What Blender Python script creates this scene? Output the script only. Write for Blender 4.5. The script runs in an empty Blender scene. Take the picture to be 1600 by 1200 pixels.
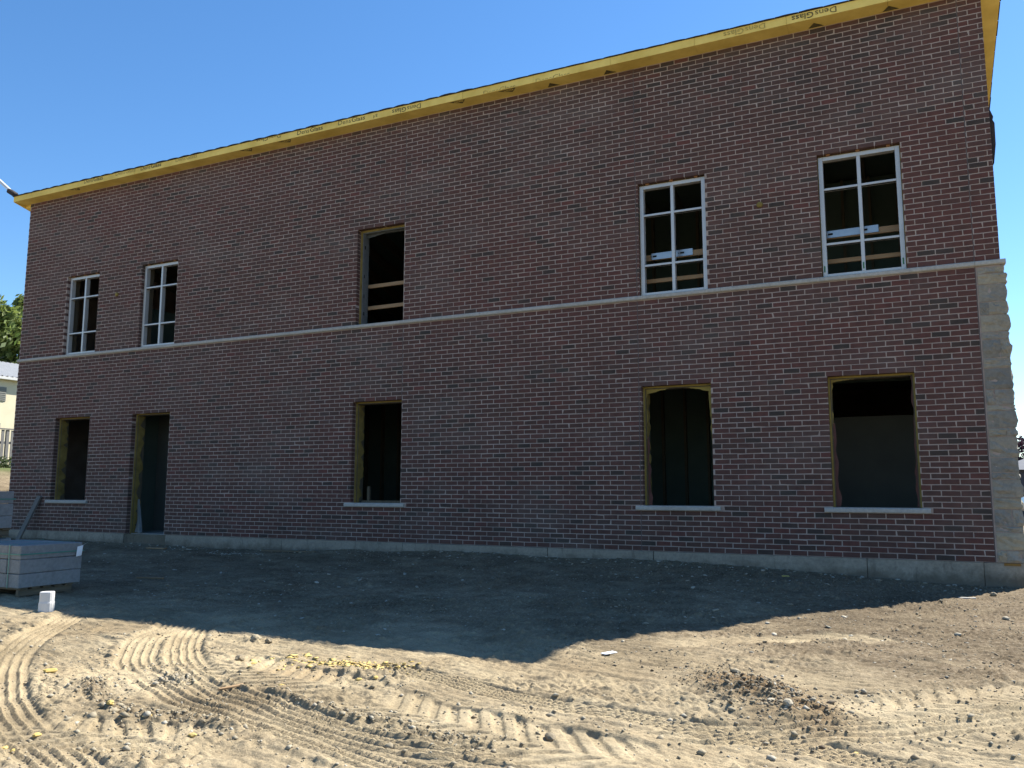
import bpy, bmesh, math, random
import numpy as np
from mathutils import Vector, Matrix

random.seed(7)
rng = np.random.default_rng(11)
sc = bpy.context.scene
col = sc.collection
R = math.radians

# ------------------------------------------------------------------ camera
cam_d = bpy.data.cameras.new('camera')
cam = bpy.data.objects.new('camera', cam_d); col.objects.link(cam)
PIT, YAW, ROLL = R(7.268), R(25.644), R(0.068)
fw = Vector((-math.sin(YAW)*math.cos(PIT), math.cos(YAW)*math.cos(PIT), math.sin(PIT)))
rt = Vector((math.cos(YAW), math.sin(YAW), 0)); up = rt.cross(fw)
r2 = rt*math.cos(ROLL)+up*math.sin(ROLL); u2 = -rt*math.sin(ROLL)+up*math.cos(ROLL)
M = Matrix((r2, u2, -fw)).transposed().to_4x4(); M.translation = Vector((0, -11.066, .816))
cam.matrix_world = M
cam_d.sensor_width = 36; cam_d.lens = 29.155
cam_d.clip_start = .05; cam_d.clip_end = 2000
sc.camera = cam
# ------------------------------------------------------------------ sky, sun, exposure
SX, SY, SZ = 3.62, 5.83, 7.33            # towards the sun
w = bpy.data.worlds.new('World'); sc.world = w; w.use_nodes = True
nt = w.node_tree; nt.nodes.clear()
sky = nt.nodes.new('ShaderNodeTexSky'); sky.sky_type = 'NISHITA'; sky.sun_disc = False
sky.sun_elevation = math.atan2(SZ, math.hypot(SX, SY)); sky.sun_rotation = math.atan2(SX, SY)
sky.air_density = 1.0; sky.dust_density = 0.1; sky.ozone_density = 4.0; sky.altitude = 200
bg = nt.nodes.new('ShaderNodeBackground'); bg.inputs[1].default_value = .084
wo = nt.nodes.new('ShaderNodeOutputWorld')
hs = nt.nodes.new('ShaderNodeHueSaturation'); hs.inputs['Saturation'].default_value = 1.18
nt.links.new(sky.outputs[0], hs.inputs['Color']); nt.links.new(hs.outputs[0], bg.inputs[0]); nt.links.new(bg.outputs[0], wo.inputs[0])
sd = bpy.data.lights.new('sun', 'SUN'); sd.energy = 5.0; sd.angle = R(.53); sd.color = (1, .95, .86)
sun = bpy.data.objects.new('sun', sd); col.objects.link(sun)
sun.rotation_euler = Vector((SX, SY, SZ)).to_track_quat('Z', 'Y').to_euler(); sun.location = (8, 12, 16)
sc.view_settings.view_transform = 'Standard'; sc.view_settings.look = 'None'
sc.view_settings.exposure = 1.32; sc.view_settings.gamma = 1; sc.view_settings.use_curve_mapping = False

# ------------------------------------------------------------------ helpers
def tag(o, label=None, cat=None, group=None, kind=None):
    if label: o['label'] = label
    if cat: o['category'] = cat
    if group: o['group'] = group
    if kind: o['kind'] = kind
    return o
def empty(name, loc=(0, 0, 0), rz=0, **k):
    o = bpy.data.objects.new(name, None); col.objects.link(o)
    o.location = loc; o.rotation_euler = (0, 0, rz); o.empty_display_size = .1
    return tag(o, **k)
class MB:
    def __init__(s): s.v = []; s.f = []; s.t = []
    def add(s, vs, fs, t=0.):
        n = len(s.v); s.v += [tuple(v) for v in vs]; s.f += [tuple(i+n for i in f) for f in fs]; s.t += [t]*len(fs)
    def box(s, a, b, t=0., m=None):
        x0, y0, z0 = a; x1, y1, z1 = b
        vs = [(x0,y0,z0),(x1,y0,z0),(x1,y1,z0),(x0,y1,z0),(x0,y0,z1),(x1,y0,z1),(x1,y1,z1),(x0,y1,z1)]
        if m is not None: vs = [m @ Vector(v) for v in vs]
        s.add(vs, [(0,3,2,1),(4,5,6,7),(0,1,5,4),(1,2,6,5),(2,3,7,6),(3,0,4,7)], t)
    def bev(s, a, b, e=.004, t=0., jit=0., m=None):
        # box with all edges chamfered
        x0,y0,z0=a; x1,y1,z1=b; e=min(e,(x1-x0)*.4,(y1-y0)*.4,(z1-z0)*.4)
        bmx = bmesh.new(); bmesh.ops.create_cube(bmx, size=1)
        for v in bmx.verts:
            v.co = Vector((x0+(v.co.x+.5)*(x1-x0), y0+(v.co.y+.5)*(y1-y0), z0+(v.co.z+.5)*(z1-z0)))
        bmesh.ops.bevel(bmx, geom=bmx.edges[:], offset=e, segments=1, affect='EDGES')
        bmx.verts.index_update()
        vs=[v.co+Vector((random.uniform(-jit,jit),random.uniform(-jit,jit),random.uniform(-jit,jit))) for v in bmx.verts]
        if m is not None: vs=[m@v for v in vs]
        s.add(vs,[[v.index for v in f.verts] for f in bmx.faces],t); bmx.free()
    def tube(s, pts, r, n=8, t=0., cap=True):
        pts=[Vector(p) for p in pts]; rs=r if isinstance(r,(list,tuple)) else [r]*len(pts)
        rings=[]
        for i,p in enumerate(pts):
            d=(pts[min(i+1,len(pts)-1)]-pts[max(i-1,0)]).normalized()
            a=d.orthogonal().normalized(); b=d.cross(a)
            if i and rings:
                pa=prev-d*prev.dot(d)
                if pa.length>1e-6: a=pa.normalized(); b=d.cross(a)
            prev=a
            rings.append([p+(a*math.cos(k*2*math.pi/n)+b*math.sin(k*2*math.pi/n))*rs[i] for k in range(n)])
        vs=[v for r_ in rings for v in r_]; fs=[]
        for i in range(len(pts)-1):
            for k in range(n):
                fs.append((i*n+k,i*n+(k+1)%n,(i+1)*n+(k+1)%n,(i+1)*n+k))
        if cap: fs+= [tuple(range(n-1,-1,-1)), tuple((len(pts)-1)*n+k for k in range(n))]
        s.add(vs,fs,t)
    def mesh(s, name, tone=False):
        me=bpy.data.meshes.new(name); me.from_pydata(s.v,[],s.f)
        if tone:
            at=me.attributes.new('tone','FLOAT','FACE'); at.data.foreach_set('value',np.array(s.t,np.float32))
        me.update(); return me
    def build(s, name, mat, parent=None, tone=False, smooth=False, **k):
        me=s.mesh(name,tone); me.materials.append(mat)
        if smooth: me.polygons.foreach_set('use_smooth',[True]*len(me.polygons))
        return link(name, me, parent, **k)
def link(name, me, parent=None, **k):
    o=bpy.data.objects.new(name,me); col.objects.link(o); o.parent=parent
    return tag(o,**k)

def hashf(ix, iy, s):
    h=(ix.astype(np.int64)*374761393+iy.astype(np.int64)*668265263+s*982451653)&0x7fffffff
    h=(h^(h>>13))*1274126177&0x7fffffff; h=h^(h>>16)
    return (h&0xffff)/65535.
def vnoise(x, y, s=0):
    ix=np.floor(x); iy=np.floor(y); fx=x-ix; fy=y-iy
    fx=fx*fx*fx*(fx*(fx*6-15)+10); fy=fy*fy*fy*(fy*(fy*6-15)+10)
    a=hashf(ix,iy,s); b=hashf(ix+1,iy,s); c=hashf(ix,iy+1,s); d=hashf(ix+1,iy+1,s)
    return (a+(b-a)*fx+(c-a)*fy+(a-b-c+d)*fx*fy)*2-1
def fbm(x, y, o=4, s=0, g=.5):
    t=0; a=1.; c,sn=.8,.6
    for i in range(o):
        t=t+a*vnoise(x,y,s+i*17); a*=g; x,y=2*(c*x-sn*y)+5.3,2*(sn*x+c*y)+1.7
    return t
def sstep(x,a,b):
    t=np.clip((x-a)/(b-a),0,1); return t*t*(3-2*t)

# ------------------------------------------------------------------ materials
def newmat(name):
    m=bpy.data.materials.new(name); m.use_nodes=True; n=m.node_tree
    b=n.nodes['Principled BSDF']; return m,n,b
def noise(n, scale, detail=4, rough=.55, vec=None, stretch=None):
    t=n.nodes.new('ShaderNodeTexNoise'); t.inputs['Scale'].default_value=scale
    t.inputs['Detail'].default_value=detail; t.inputs['Roughness'].default_value=rough
    if vec is None:
        tc=n.nodes.new('ShaderNodeTexCoord'); vec=tc.outputs['Object']
    if stretch:
        mp=n.nodes.new('ShaderNodeMapping'); mp.inputs['Scale'].default_value=stretch
        n.links.new(vec,mp.inputs[0]); vec=mp.outputs[0]
    n.links.new(vec,t.inputs['Vector']); return t
def ramp(n, src, stops, interp='LINEAR'):
    r=n.nodes.new('ShaderNodeValToRGB'); r.color_ramp.interpolation=interp
    el=r.color_ramp.elements
    while len(el)<len(stops): el.new(.5)
    for e,(p,c) in zip(el,stops):
        e.position=p; e.color=(*c,1) if len(c)==3 else c
    n.links.new(src,r.inputs[0]); return r
def mix(n, fac, a, b, mode='MIX'):
    m=n.nodes.new('ShaderNodeMix'); m.data_type='RGBA'; m.blend_type=mode
    if isinstance(fac,(int,float)): m.inputs[0].default_value=fac
    else: n.links.new(fac,m.inputs[0])
    for i,v in ((6,a),(7,b)):
        if isinstance(v,tuple): m.inputs[i].default_value=(*v,1)
        else: n.links.new(v,m.inputs[i])
    return m.outputs[2]
def bump(n, b, h, st=.4, d=.01):
    k=n.nodes.new('ShaderNodeBump'); k.inputs['Strength'].default_value=st; k.inputs['Distance'].default_value=d
    n.links.new(h,k.inputs['Height']); n.links.new(k.outputs[0],b.inputs['Normal'])
AL=.45   # albedo scale that goes with the exposure above
def al(c): return tuple(v*AL for v in c)
def simple(name, c1, c2, scale=8, rough=.8, metal=0, bst=.3, bd=.004, bscale=None, stretch=None, detail=5, full=False):
    m,n,b=newmat(name)
    if not full: c1,c2=al(c1),al(c2)
    t=noise(n,scale,detail,.6,stretch=stretch); r=ramp(n,t.outputs[0],[(.3,c1),(.7,c2)])
    n.links.new(r.outputs[0],b.inputs['Base Color'])
    b.inputs['Roughness'].default_value=rough; b.inputs['Metallic'].default_value=metal
    t2=noise(n,bscale or scale*6,4,.6,stretch=stretch); bump(n,b,t2.outputs[0],bst,bd)
    return m

def brick_mat():
    m,n,b=newmat('brick_clay')
    at=n.nodes.new('ShaderNodeAttribute'); at.attribute_name='tone'
    r=ramp(n,at.outputs['Fac'],[(p,al(c)) for p,c in [(0,(.090,.068,.056)),(.13,(.112,.072,.058)),(.30,(.152,.083,.066)),(.55,(.184,.084,.066)),(.8,(.210,.083,.066)),(1,(.240,.083,.066))]])
    geo=n.nodes.new('ShaderNodeNewGeometry')
    t=noise(n,9,5,.65,geo.outputs['Position']); v=ramp(n,t.outputs[0],[(.25,(.72,.72,.72)),(.75,(1.25,1.25,1.25))])
    c=mix(n,1.,r.outputs[0],v.outputs[0],'MULTIPLY')
    t2=noise(n,1.0,7,.70,geo.outputs['Position'],stretch=(.55,1,1.5)); s=ramp(n,t2.outputs[0],[(.49,(0,0,0)),(.70,(.60,.60,.60))])
    c=mix(n,s.outputs[0],c,al((.24,.19,.165)))
    t3=noise(n,38,3,.7,geo.outputs['Position']); s3=ramp(n,t3.outputs[0],[(.66,(0,0,0)),(.78,(.55,.55,.55))])
    c=mix(n,s3.outputs[0],c,al((.22,.19,.18)))
    n.links.new(c,b.inputs['Base Color']); b.inputs['Roughness'].default_value=.88
    t4=noise(n,90,5,.7,geo.outputs['Position']); bump(n,b,t4.outputs[0],.6,.004)
    return m
def mortar_mat():
    m,n,b=newmat('mortar')
    geo=n.nodes.new('ShaderNodeNewGeometry')
    t=noise(n,2.2,6,.65,geo.outputs['Position']); r=ramp(n,t.outputs[0],[(.3,al((.56,.44,.38))),(.5,al((.71,.57,.49))),(.72,al((.86,.71,.62)))])
    t2=noise(n,60,4,.7,geo.outputs['Position'])
    n.links.new(r.outputs[0],b.inputs['Base Color']); b.inputs['Roughness'].default_value=.95
    bump(n,b,t2.outputs[0],.7,.005); return m
def concrete_mat(name, base, dark, light, streak=True):
    m,n,b=newmat(name)
    geo=n.nodes.new('ShaderNodeNewGeometry'); P=geo.outputs['Position']
    t=noise(n,1.6,6,.65,P); base,dark,light=al(base),al(dark),al(light)
    r=ramp(n,t.outputs[0],[(.25,dark),(.5,base),(.78,light)])
    c=r.outputs[0]
    if streak:
        t2=noise(n,1,5,.7,P,stretch=(5,5,1.1)); s=ramp(n,t2.outputs[0],[(.55,(0,0,0)),(.68,(.75,.75,.75))])
        c=mix(n,s.outputs[0],c,tuple(x*.42 for x in base))
    t3=noise(n,26,5,.7,P); s3=ramp(n,t3.outputs[0],[(.3,(.8,.8,.8)),(.7,(1.15,1.15,1.15))])
    c=mix(n,1.,c,s3.outputs[0],'MULTIPLY')
    n.links.new(c,b.inputs['Base Color']); b.inputs['Roughness'].default_value=.9
    t4=noise(n,70,5,.7,P); bump(n,b,t4.outputs[0],.5,.006); return m
def ground_mat():
    m,n,b=newmat('dirt')
    geo=n.nodes.new('ShaderNodeNewGeometry'); P=geo.outputs['Position']
    ag=n.nodes.new('ShaderNodeAttribute'); ag.attribute_name='gravel'  # gravel mask, also carries painted shade near the wall
    ad=n.nodes.new('ShaderNodeAttribute'); ad.attribute_name='brown'
    ar=n.nodes.new('ShaderNodeAttribute'); ar.attribute_name='grass'
    t=noise(n,1.3,8,.68,P); sand=ramp(n,t.outputs[0],[(.25,al((.61,.48,.30))),(.5,al((.78,.635,.41))),(.75,al((.94,.785,.53)))])
    t1=noise(n,34,6,.75,P); grav_shade=ramp(n,t1.outputs[0],[(.25,al((.160,.115,.070))),(.5,al((.325,.250,.162))),(.72,al((.68,.56,.39)))])  # gravel colour, darkened so the building's shade on it reads deeper
    t5=noise(n,3.2,6,.7,P)
    gm=n.nodes.new('ShaderNodeMath'); gm.operation='MULTIPLY_ADD'; gm.inputs[1].default_value=1.7; 
    sb=n.nodes.new('ShaderNodeMath'); sb.operation='SUBTRACT'; sb.inputs[1].default_value=.5
    n.links.new(t5.outputs[0],sb.inputs[0]); n.links.new(sb.outputs[0],gm.inputs[0]); n.links.new(ag.outputs['Fac'],gm.inputs[2]); gm.use_clamp=True
    c=mix(n,gm.outputs[0],sand.outputs[0],grav_shade.outputs[0])
    c=mix(n,ad.outputs['Fac'],c,al((.44,.31,.175)))
    t6=noise(n,90,4,.7,P); s6=ramp(n,t6.outputs[0],[(.28,(.72,.72,.72)),(.72,(1.22,1.22,1.22))])
    c=mix(n,1.,c,s6.outputs[0],'MULTIPLY')
    t9=noise(n,.75,6,.65,P); s9=ramp(n,t9.outputs[0],[(.32,(.66,.65,.63)),(.68,(1.22,1.22,1.21))]); c=mix(n,1.,c,s9.outputs[0],'MULTIPLY')
    c=mix(n,ar.outputs['Fac'],c,al((.16,.24,.06)))
    n.links.new(c,b.inputs['Base Color']); b.inputs['Roughness'].default_value=1; b.inputs['Specular IOR Level'].default_value=.12
    a=n.nodes.new('ShaderNodeMath'); a.operation='MULTIPLY_ADD'; a.inputs[1].default_value=.5
    t7=noise(n,170,3,.7,P); t8=noise(n,48,5,.75,P)
    n.links.new(t7.outputs[0],a.inputs[0]); n.links.new(t8.outputs[0],a.inputs[2]); bump(n,b,a.outputs[0],1.0,.007)
    return m
def pebble_mat():
    m,n,b=newmat('pebble')
    at=n.nodes.new('ShaderNodeAttribute'); at.attribute_name='tone'
    r=ramp(n,at.outputs['Fac'],[(0,al((.20,.14,.085))),(.35,al((.40,.315,.20))),(.7,al((.58,.49,.33))),(1,al((.78,.72,.58)))])
    geo=n.nodes.new('ShaderNodeNewGeometry'); t=noise(n,60,4,.6,geo.outputs['Position'])
    v=ramp(n,t.outputs[0],[(.3,(.8,.8,.8)),(.7,(1.15,1.15,1.15))])
    n.links.new(mix(n,1.,r.outputs[0],v.outputs[0],'MULTIPLY'),b.inputs['Base Color']); b.inputs['Roughness'].default_value=.9
    return m
def leaf_mat(name, c1, c2):
    m,n,b=newmat(name)
    at=n.nodes.new('ShaderNodeAttribute'); at.attribute_name='tone'
    r=ramp(n,at.outputs['Fac'],[(0,al(c1)),(1,al(c2))]); n.links.new(r.outputs[0],b.inputs['Base Color'])
    b.inputs['Roughness'].default_value=.6
    tr=n.nodes.new('ShaderNodeBsdfTranslucent'); n.links.new(r.outputs[0],tr.inputs[0])
    ms=n.nodes.new('ShaderNodeMixShader'); ms.inputs[0].default_value=.45
    n.links.new(b.outputs[0],ms.inputs[1]); n.links.new(tr.outputs[0],ms.inputs[2])
    n.links.new(ms.outputs[0],n.nodes['Material Output'].inputs[0]); return m

BRICK=brick_mat(); MORTAR=mortar_mat()
FOUND=concrete_mat('foundation_concrete',(.58,.52,.41),(.36,.325,.26),(.74,.67,.54))
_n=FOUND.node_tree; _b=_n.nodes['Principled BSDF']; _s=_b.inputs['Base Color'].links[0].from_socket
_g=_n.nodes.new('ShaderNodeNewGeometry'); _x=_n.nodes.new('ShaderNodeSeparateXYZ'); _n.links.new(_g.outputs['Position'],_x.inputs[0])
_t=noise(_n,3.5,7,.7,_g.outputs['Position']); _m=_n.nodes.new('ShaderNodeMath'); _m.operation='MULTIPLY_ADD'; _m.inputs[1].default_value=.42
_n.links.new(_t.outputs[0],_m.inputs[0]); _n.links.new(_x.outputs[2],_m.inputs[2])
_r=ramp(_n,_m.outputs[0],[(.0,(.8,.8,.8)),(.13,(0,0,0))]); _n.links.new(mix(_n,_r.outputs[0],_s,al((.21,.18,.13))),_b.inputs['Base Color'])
PATCH=concrete_mat('patched_concrete',(.27,.235,.17),(.2,.18,.13),(.33,.29,.22))
CAST=concrete_mat('cast_stone',(.80,.78,.71),(.68,.66,.59),(.92,.89,.81),False)
STONE=concrete_mat('rough_stone',(.60,.55,.455),(.42,.395,.345),(.74,.67,.53),False)
_n=STONE.node_tree; _b=_n.nodes['Principled BSDF']; _s=_b.inputs['Base Color'].links[0].from_socket
_oi=_n.nodes.new('ShaderNodeObjectInfo'); _r=ramp(_n,_oi.outputs['Random'],[(0,(.72,.73,.74)),(.4,(.95,.95,.95)),(.7,(1.12,1.06,.92)),(1,(.85,.86,.88))])
_n.links.new(mix(_n,1.,_s,_r.outputs[0],'MULTIPLY'),_b.inputs['Base Color'])
STONEJ=simple('stone_mortar',(.58,.55,.48),(.68,.65,.57),12,.95)
BLOCK=concrete_mat('block_concrete',(.52,.52,.50),(.42,.42,.41),(.62,.62,.59),False)
YEL=simple('yellow_sheathing_lit',(.60,.43,.09),(.83,.64,.18),2.2,.85,bst=.12,bscale=60,full=True)  # sheathing yellow lifted, light on the eaves put into the colour
YELJ=simple('yellow_sheathing_shaded',(.42,.31,.07),(.66,.50,.12),5,.85,bst=.15,bscale=60)  # same sheathing yellow, dimmed in colour for the shaded openings
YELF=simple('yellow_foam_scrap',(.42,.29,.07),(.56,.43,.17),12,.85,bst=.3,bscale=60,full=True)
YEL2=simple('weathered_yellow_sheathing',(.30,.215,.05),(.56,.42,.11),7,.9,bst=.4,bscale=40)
INK=simple('black_ink',(.09,.08,.045),(.40,.31,.10),30,.8,bst=.05)
INKF=simple('faded_ink',(.55,.42,.11),(1.3,.98,.25),30,.8,bst=.05)
SHING=simple('shingle',(.050,.040,.040),(.11,.085,.08),14,.95,bst=.6,bscale=120)
ALU=simple('window_aluminium',(.42,.43,.43),(.50,.51,.50),4,.42,.25,.05,full=True)
WOOD=simple('lumber',(.50,.315,.155),(.66,.44,.235),9,.75,bst=.25,bscale=40,stretch=(.4,6,6))
GREYWOOD=simple('weathered_wood',(.25,.235,.21),(.36,.34,.30),9,.9,bst=.4,bscale=40,stretch=(6,6,.5))
PALWOOD=simple('pallet_wood',(.24,.19,.12),(.36,.29,.19),8,.9,bst=.4,bscale=40,stretch=(6,.5,6))
STEEL=simple('galvanised_steel',(.62,.64,.66),(.76,.78,.80),6,.34,.9,.06)
BLACK=simple('dark_void',(.012,.012,.012),(.02,.02,.02),5,.9)  # near black for gaskets and for shade painted as holes
DRYW=simple('gypsum_wall',(.26,.28,.25),(.34,.36,.32),1.5,.9,bst=.05)
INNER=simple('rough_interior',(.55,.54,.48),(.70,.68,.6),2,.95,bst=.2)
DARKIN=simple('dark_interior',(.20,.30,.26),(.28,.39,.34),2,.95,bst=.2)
STUD=simple('jamb_stud',(.14,.12,.085),(.24,.205,.13),6,.9,stretch=(6,6,.6))
MEMB=simple('building_membrane',(.15,.055,.045),(.24,.095,.075),9,.8)
MEMBG=simple('grey_membrane',(.22,.24,.24),(.34,.37,.37),9,.6)
STUDW=simple('framing_lumber',(.28,.24,.16),(.36,.31,.22),6,.85)
MEMBD=simple('dark_membrane',(.10,.12,.12),(.16,.18,.18),9,.7)
PLAST=simple('white_plastic',(.54,.54,.53),(.60,.60,.59),5,.5,bst=.03,full=True)
STRAP=simple('green_strap',(.10,.42,.33),(.14,.50,.40),10,.4)
PAPER=simple('white_paper',(.74,.76,.78),(.82,.83,.84),20,.7,full=True)
PRINT=simple('tag_print',(.2,.22,.25),(.3,.32,.35),20,.8)
CAULK=simple('joint_caulk',(.16,.13,.125),(.21,.17,.16),9,.8)
CREAM=simple('cream_metal',(.56,.49,.33),(.62,.55,.385),1.5,.55,bst=.05,full=True)
ROOFM=simple('pale_metal_roof',(.50,.49,.46),(.56,.55,.52),2,.4,.1,.05,full=True)
LOUV=simple('louver_grey',(.38,.38,.33),(.45,.45,.39),4,.6)
FENCE=simple('fence_wood',(.27,.265,.25),(.38,.37,.35),7,.9,stretch=(5,5,.6))
LEAF=leaf_mat('leaf',(.16,.26,.06),(.40,.50,.12))
DLEAF=leaf_mat('dark_leaf',(.028,.05,.022),(.06,.09,.03))
PLEAF=leaf_mat('purple_leaf',(.045,.022,.04),(.09,.045,.075))
GLEAF=leaf_mat('grass_leaf',(.07,.13,.025),(.16,.23,.06))
BARK=simple('bark',(.09,.07,.05),(.17,.14,.1),12,.95,stretch=(4,4,.7))
ORANGE=simple('orange_shim',(.55,.24,.07),(.66,.31,.1),9,.7)
GREEN=simple('green_sticker',(.04,.28,.13),(.06,.33,.16),9,.6)
HOUSEW=simple('grey_siding',(.10,.11,.14),(.15,.16,.19),4,.8)
HOUSER=simple('grey_roof',(.20,.22,.27),(.27,.29,.34),4,.9)
CARW=simple('white_car_paint',(.74,.75,.77),(.78,.79,.81),3,.25)
GLASS=simple('dark_glass',(.015,.018,.02),(.02,.024,.028),3,.08)
TYRE=simple('tyre_rubber',(.02,.02,.02),(.035,.035,.035),20,.9)
PEB=pebble_mat(); DIRT=ground_mat()
RUST=simple('orange_rust_stain',(.42,.22,.05),(.55,.31,.08),14,.9)

# ------------------------------------------------------------------ ground
WX=[-17.5,-16,-13.2,-10.1,-6.4,-4.3,-2.5,-.95,.43,1.1,2]; WZ=[-.16,-.16,-.19,-.20,-.12,-.12,-.14,-.2,-.265,-.285,-.3]
TRACKS=[  # kind, width, depth, points
 ('rib',.27,.014,[(-5.75,-5.3),(-5.50,-5.9),(-5.32,-6.2),(-5.12,-6.57),(-4.78,-6.94),(-4.54,-7.15),(-4.24,-7.34),(-3.83,-7.54),(-3.43,-7.71),(-3.04,-7.84),(-2.62,-7.96),(-2.25,-8.06),(-1.91,-8.15),(-1.57,-8.22),(-.8,-8.4)]),
 ('rib',.26,.014,[(-5.3,-5.3),(-5.2,-6.0),(-4.77,-6.54),(-4.47,-6.83),(-4.11,-7.11),(-3.75,-7.33),(-3.41,-7.5),(-3.0,-7.66),(-2.66,-7.78),(-2.37,-7.86),(-2.06,-7.91),(-1.74,-7.93),(-1.44,-7.95),(-.7,-7.95)]),
 ('rib',.28,.016,[(-6.9,-5.6),(-6.19,-6.62),(-5.7,-7.13),(-5.27,-7.52),(-4.77,-7.88),(-4.33,-8.15),(-3.86,-8.39),(-3.45,-8.57),(-3.08,-8.72),(-2.5,-8.95)]),
 ('lug',.50,.034,[(-4.3,-6.78),(-3.64,-7.02),(-3.27,-7.14),(-2.87,-7.27),(-2.55,-7.38),(-2.22,-7.49),(-1.89,-7.58),(-1.59,-7.66),(-1.2,-7.72),(-.8,-7.72)]),
 ('lug',.46,.040,[(-4.1,-8.30),(-3.68,-8.36),(-3.41,-8.34),(-3.15,-8.31),(-2.89,-8.31),(-2.61,-8.36),(-2.36,-8.41),(-1.9,-8.5)]),
 ('lug',.40,.032,[(1.4,-5.2),(.48,-5.66),(.16,-5.97),(-.08,-6.27),(-.31,-6.43),(-.6,-6.5)]),
 ('rib',.34,.016,[(1.2,-5.6),(.48,-6.15),(.14,-6.42),(-.13,-6.64),(-.4,-6.84),(-.8,-7.1),(-1.3,-7.3)]),
 ('rib',.24,.016,[(-3.4,-6.6),(-2.86,-6.7),(-2.47,-6.76),(-1.98,-6.93),(-1.66,-7.0),(-1.38,-7.03),(-1.05,-7.08),(-.75,-7.11),(-.37,-7.17),(.4,-7.3)]),
 ('lug',.34,.022,[(-1.9,-5.2),(-1.4,-4.8),(-.98,-4.5),(-.61,-4.22),(-.26,-4.28),(.03,-4.59),(.5,-5.0)]),
 ('lug',.36,.026,[(-4.9,-7.62),(-4.6,-7.50),(-4.2,-7.38),(-3.9,-7.2)]),
]
def seg_uv(px, py, pts):
    pts=np.array(pts,float)
    # resample smoothly (Catmull-Rom)
    P=np.vstack([2*pts[0]-pts[1],pts,2*pts[-1]-pts[-2]]); out=[]
    for i in range(1,len(P)-2):
        for t in np.linspace(0,1,5)[:-1]:
            a,b,c,d=P[i-1],P[i],P[i+1],P[i+2]
            out.append(.5*((2*b)+(-a+c)*t+(2*a-5*b+4*c-d)*t*t+(-a+3*b-3*c+d)*t**3))
    out.append(P[-2]); Q=np.array(out)
    best=np.full(px.shape,9.); U=np.full(px.shape,9.); S=np.zeros(px.shape); s0=0
    tot=sum(np.hypot(*(Q[i+1]-Q[i])) for i in range(len(Q)-1))
    for i in range(len(Q)-1):
        a,b=Q[i],Q[i+1]; d=b-a; L=np.hypot(*d)
        if L<1e-6: continue
        d/=L; lo=np.minimum(a,b)-.6; hi=np.maximum(a,b)+.6
        k=np.where((px>lo[0])&(px<hi[0])&(py>lo[1])&(py<hi[1]))[0]
        if len(k):
            rx=px[k]-a[0]; ry=py[k]-a[1]; s=np.clip(rx*d[0]+ry*d[1],0,L)
            qx=rx-s*d[0]; qy=ry-s*d[1]; dist=np.hypot(qx,qy); sg=np.sign(d[0]*ry-d[1]*rx)
            m=dist<best[k]; kk=k[m]; best[kk]=dist[m]; U[kk]=(dist*sg)[m]; S[kk]=(s+s0)[m]
        s0+=L
    return U,S,tot
def base_h(x,y):
    wz=np.interp(x,WX,WZ); yy=np.clip(-y,0,99)
    h=-.28+(wz+.28)*np.exp(-(yy/1.6)**1.5)
    h=np.where(x>1.3,-.29,h)
    bank=1.62*sstep(-x,17.6,25.0)*sstep(y,-5,.5)
    h=h+bank+ .0*x
    far=np.hypot(x,y+5)
    return h+.25*sstep(far,40,90)*vnoise(x/60,y/60,5)
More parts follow.
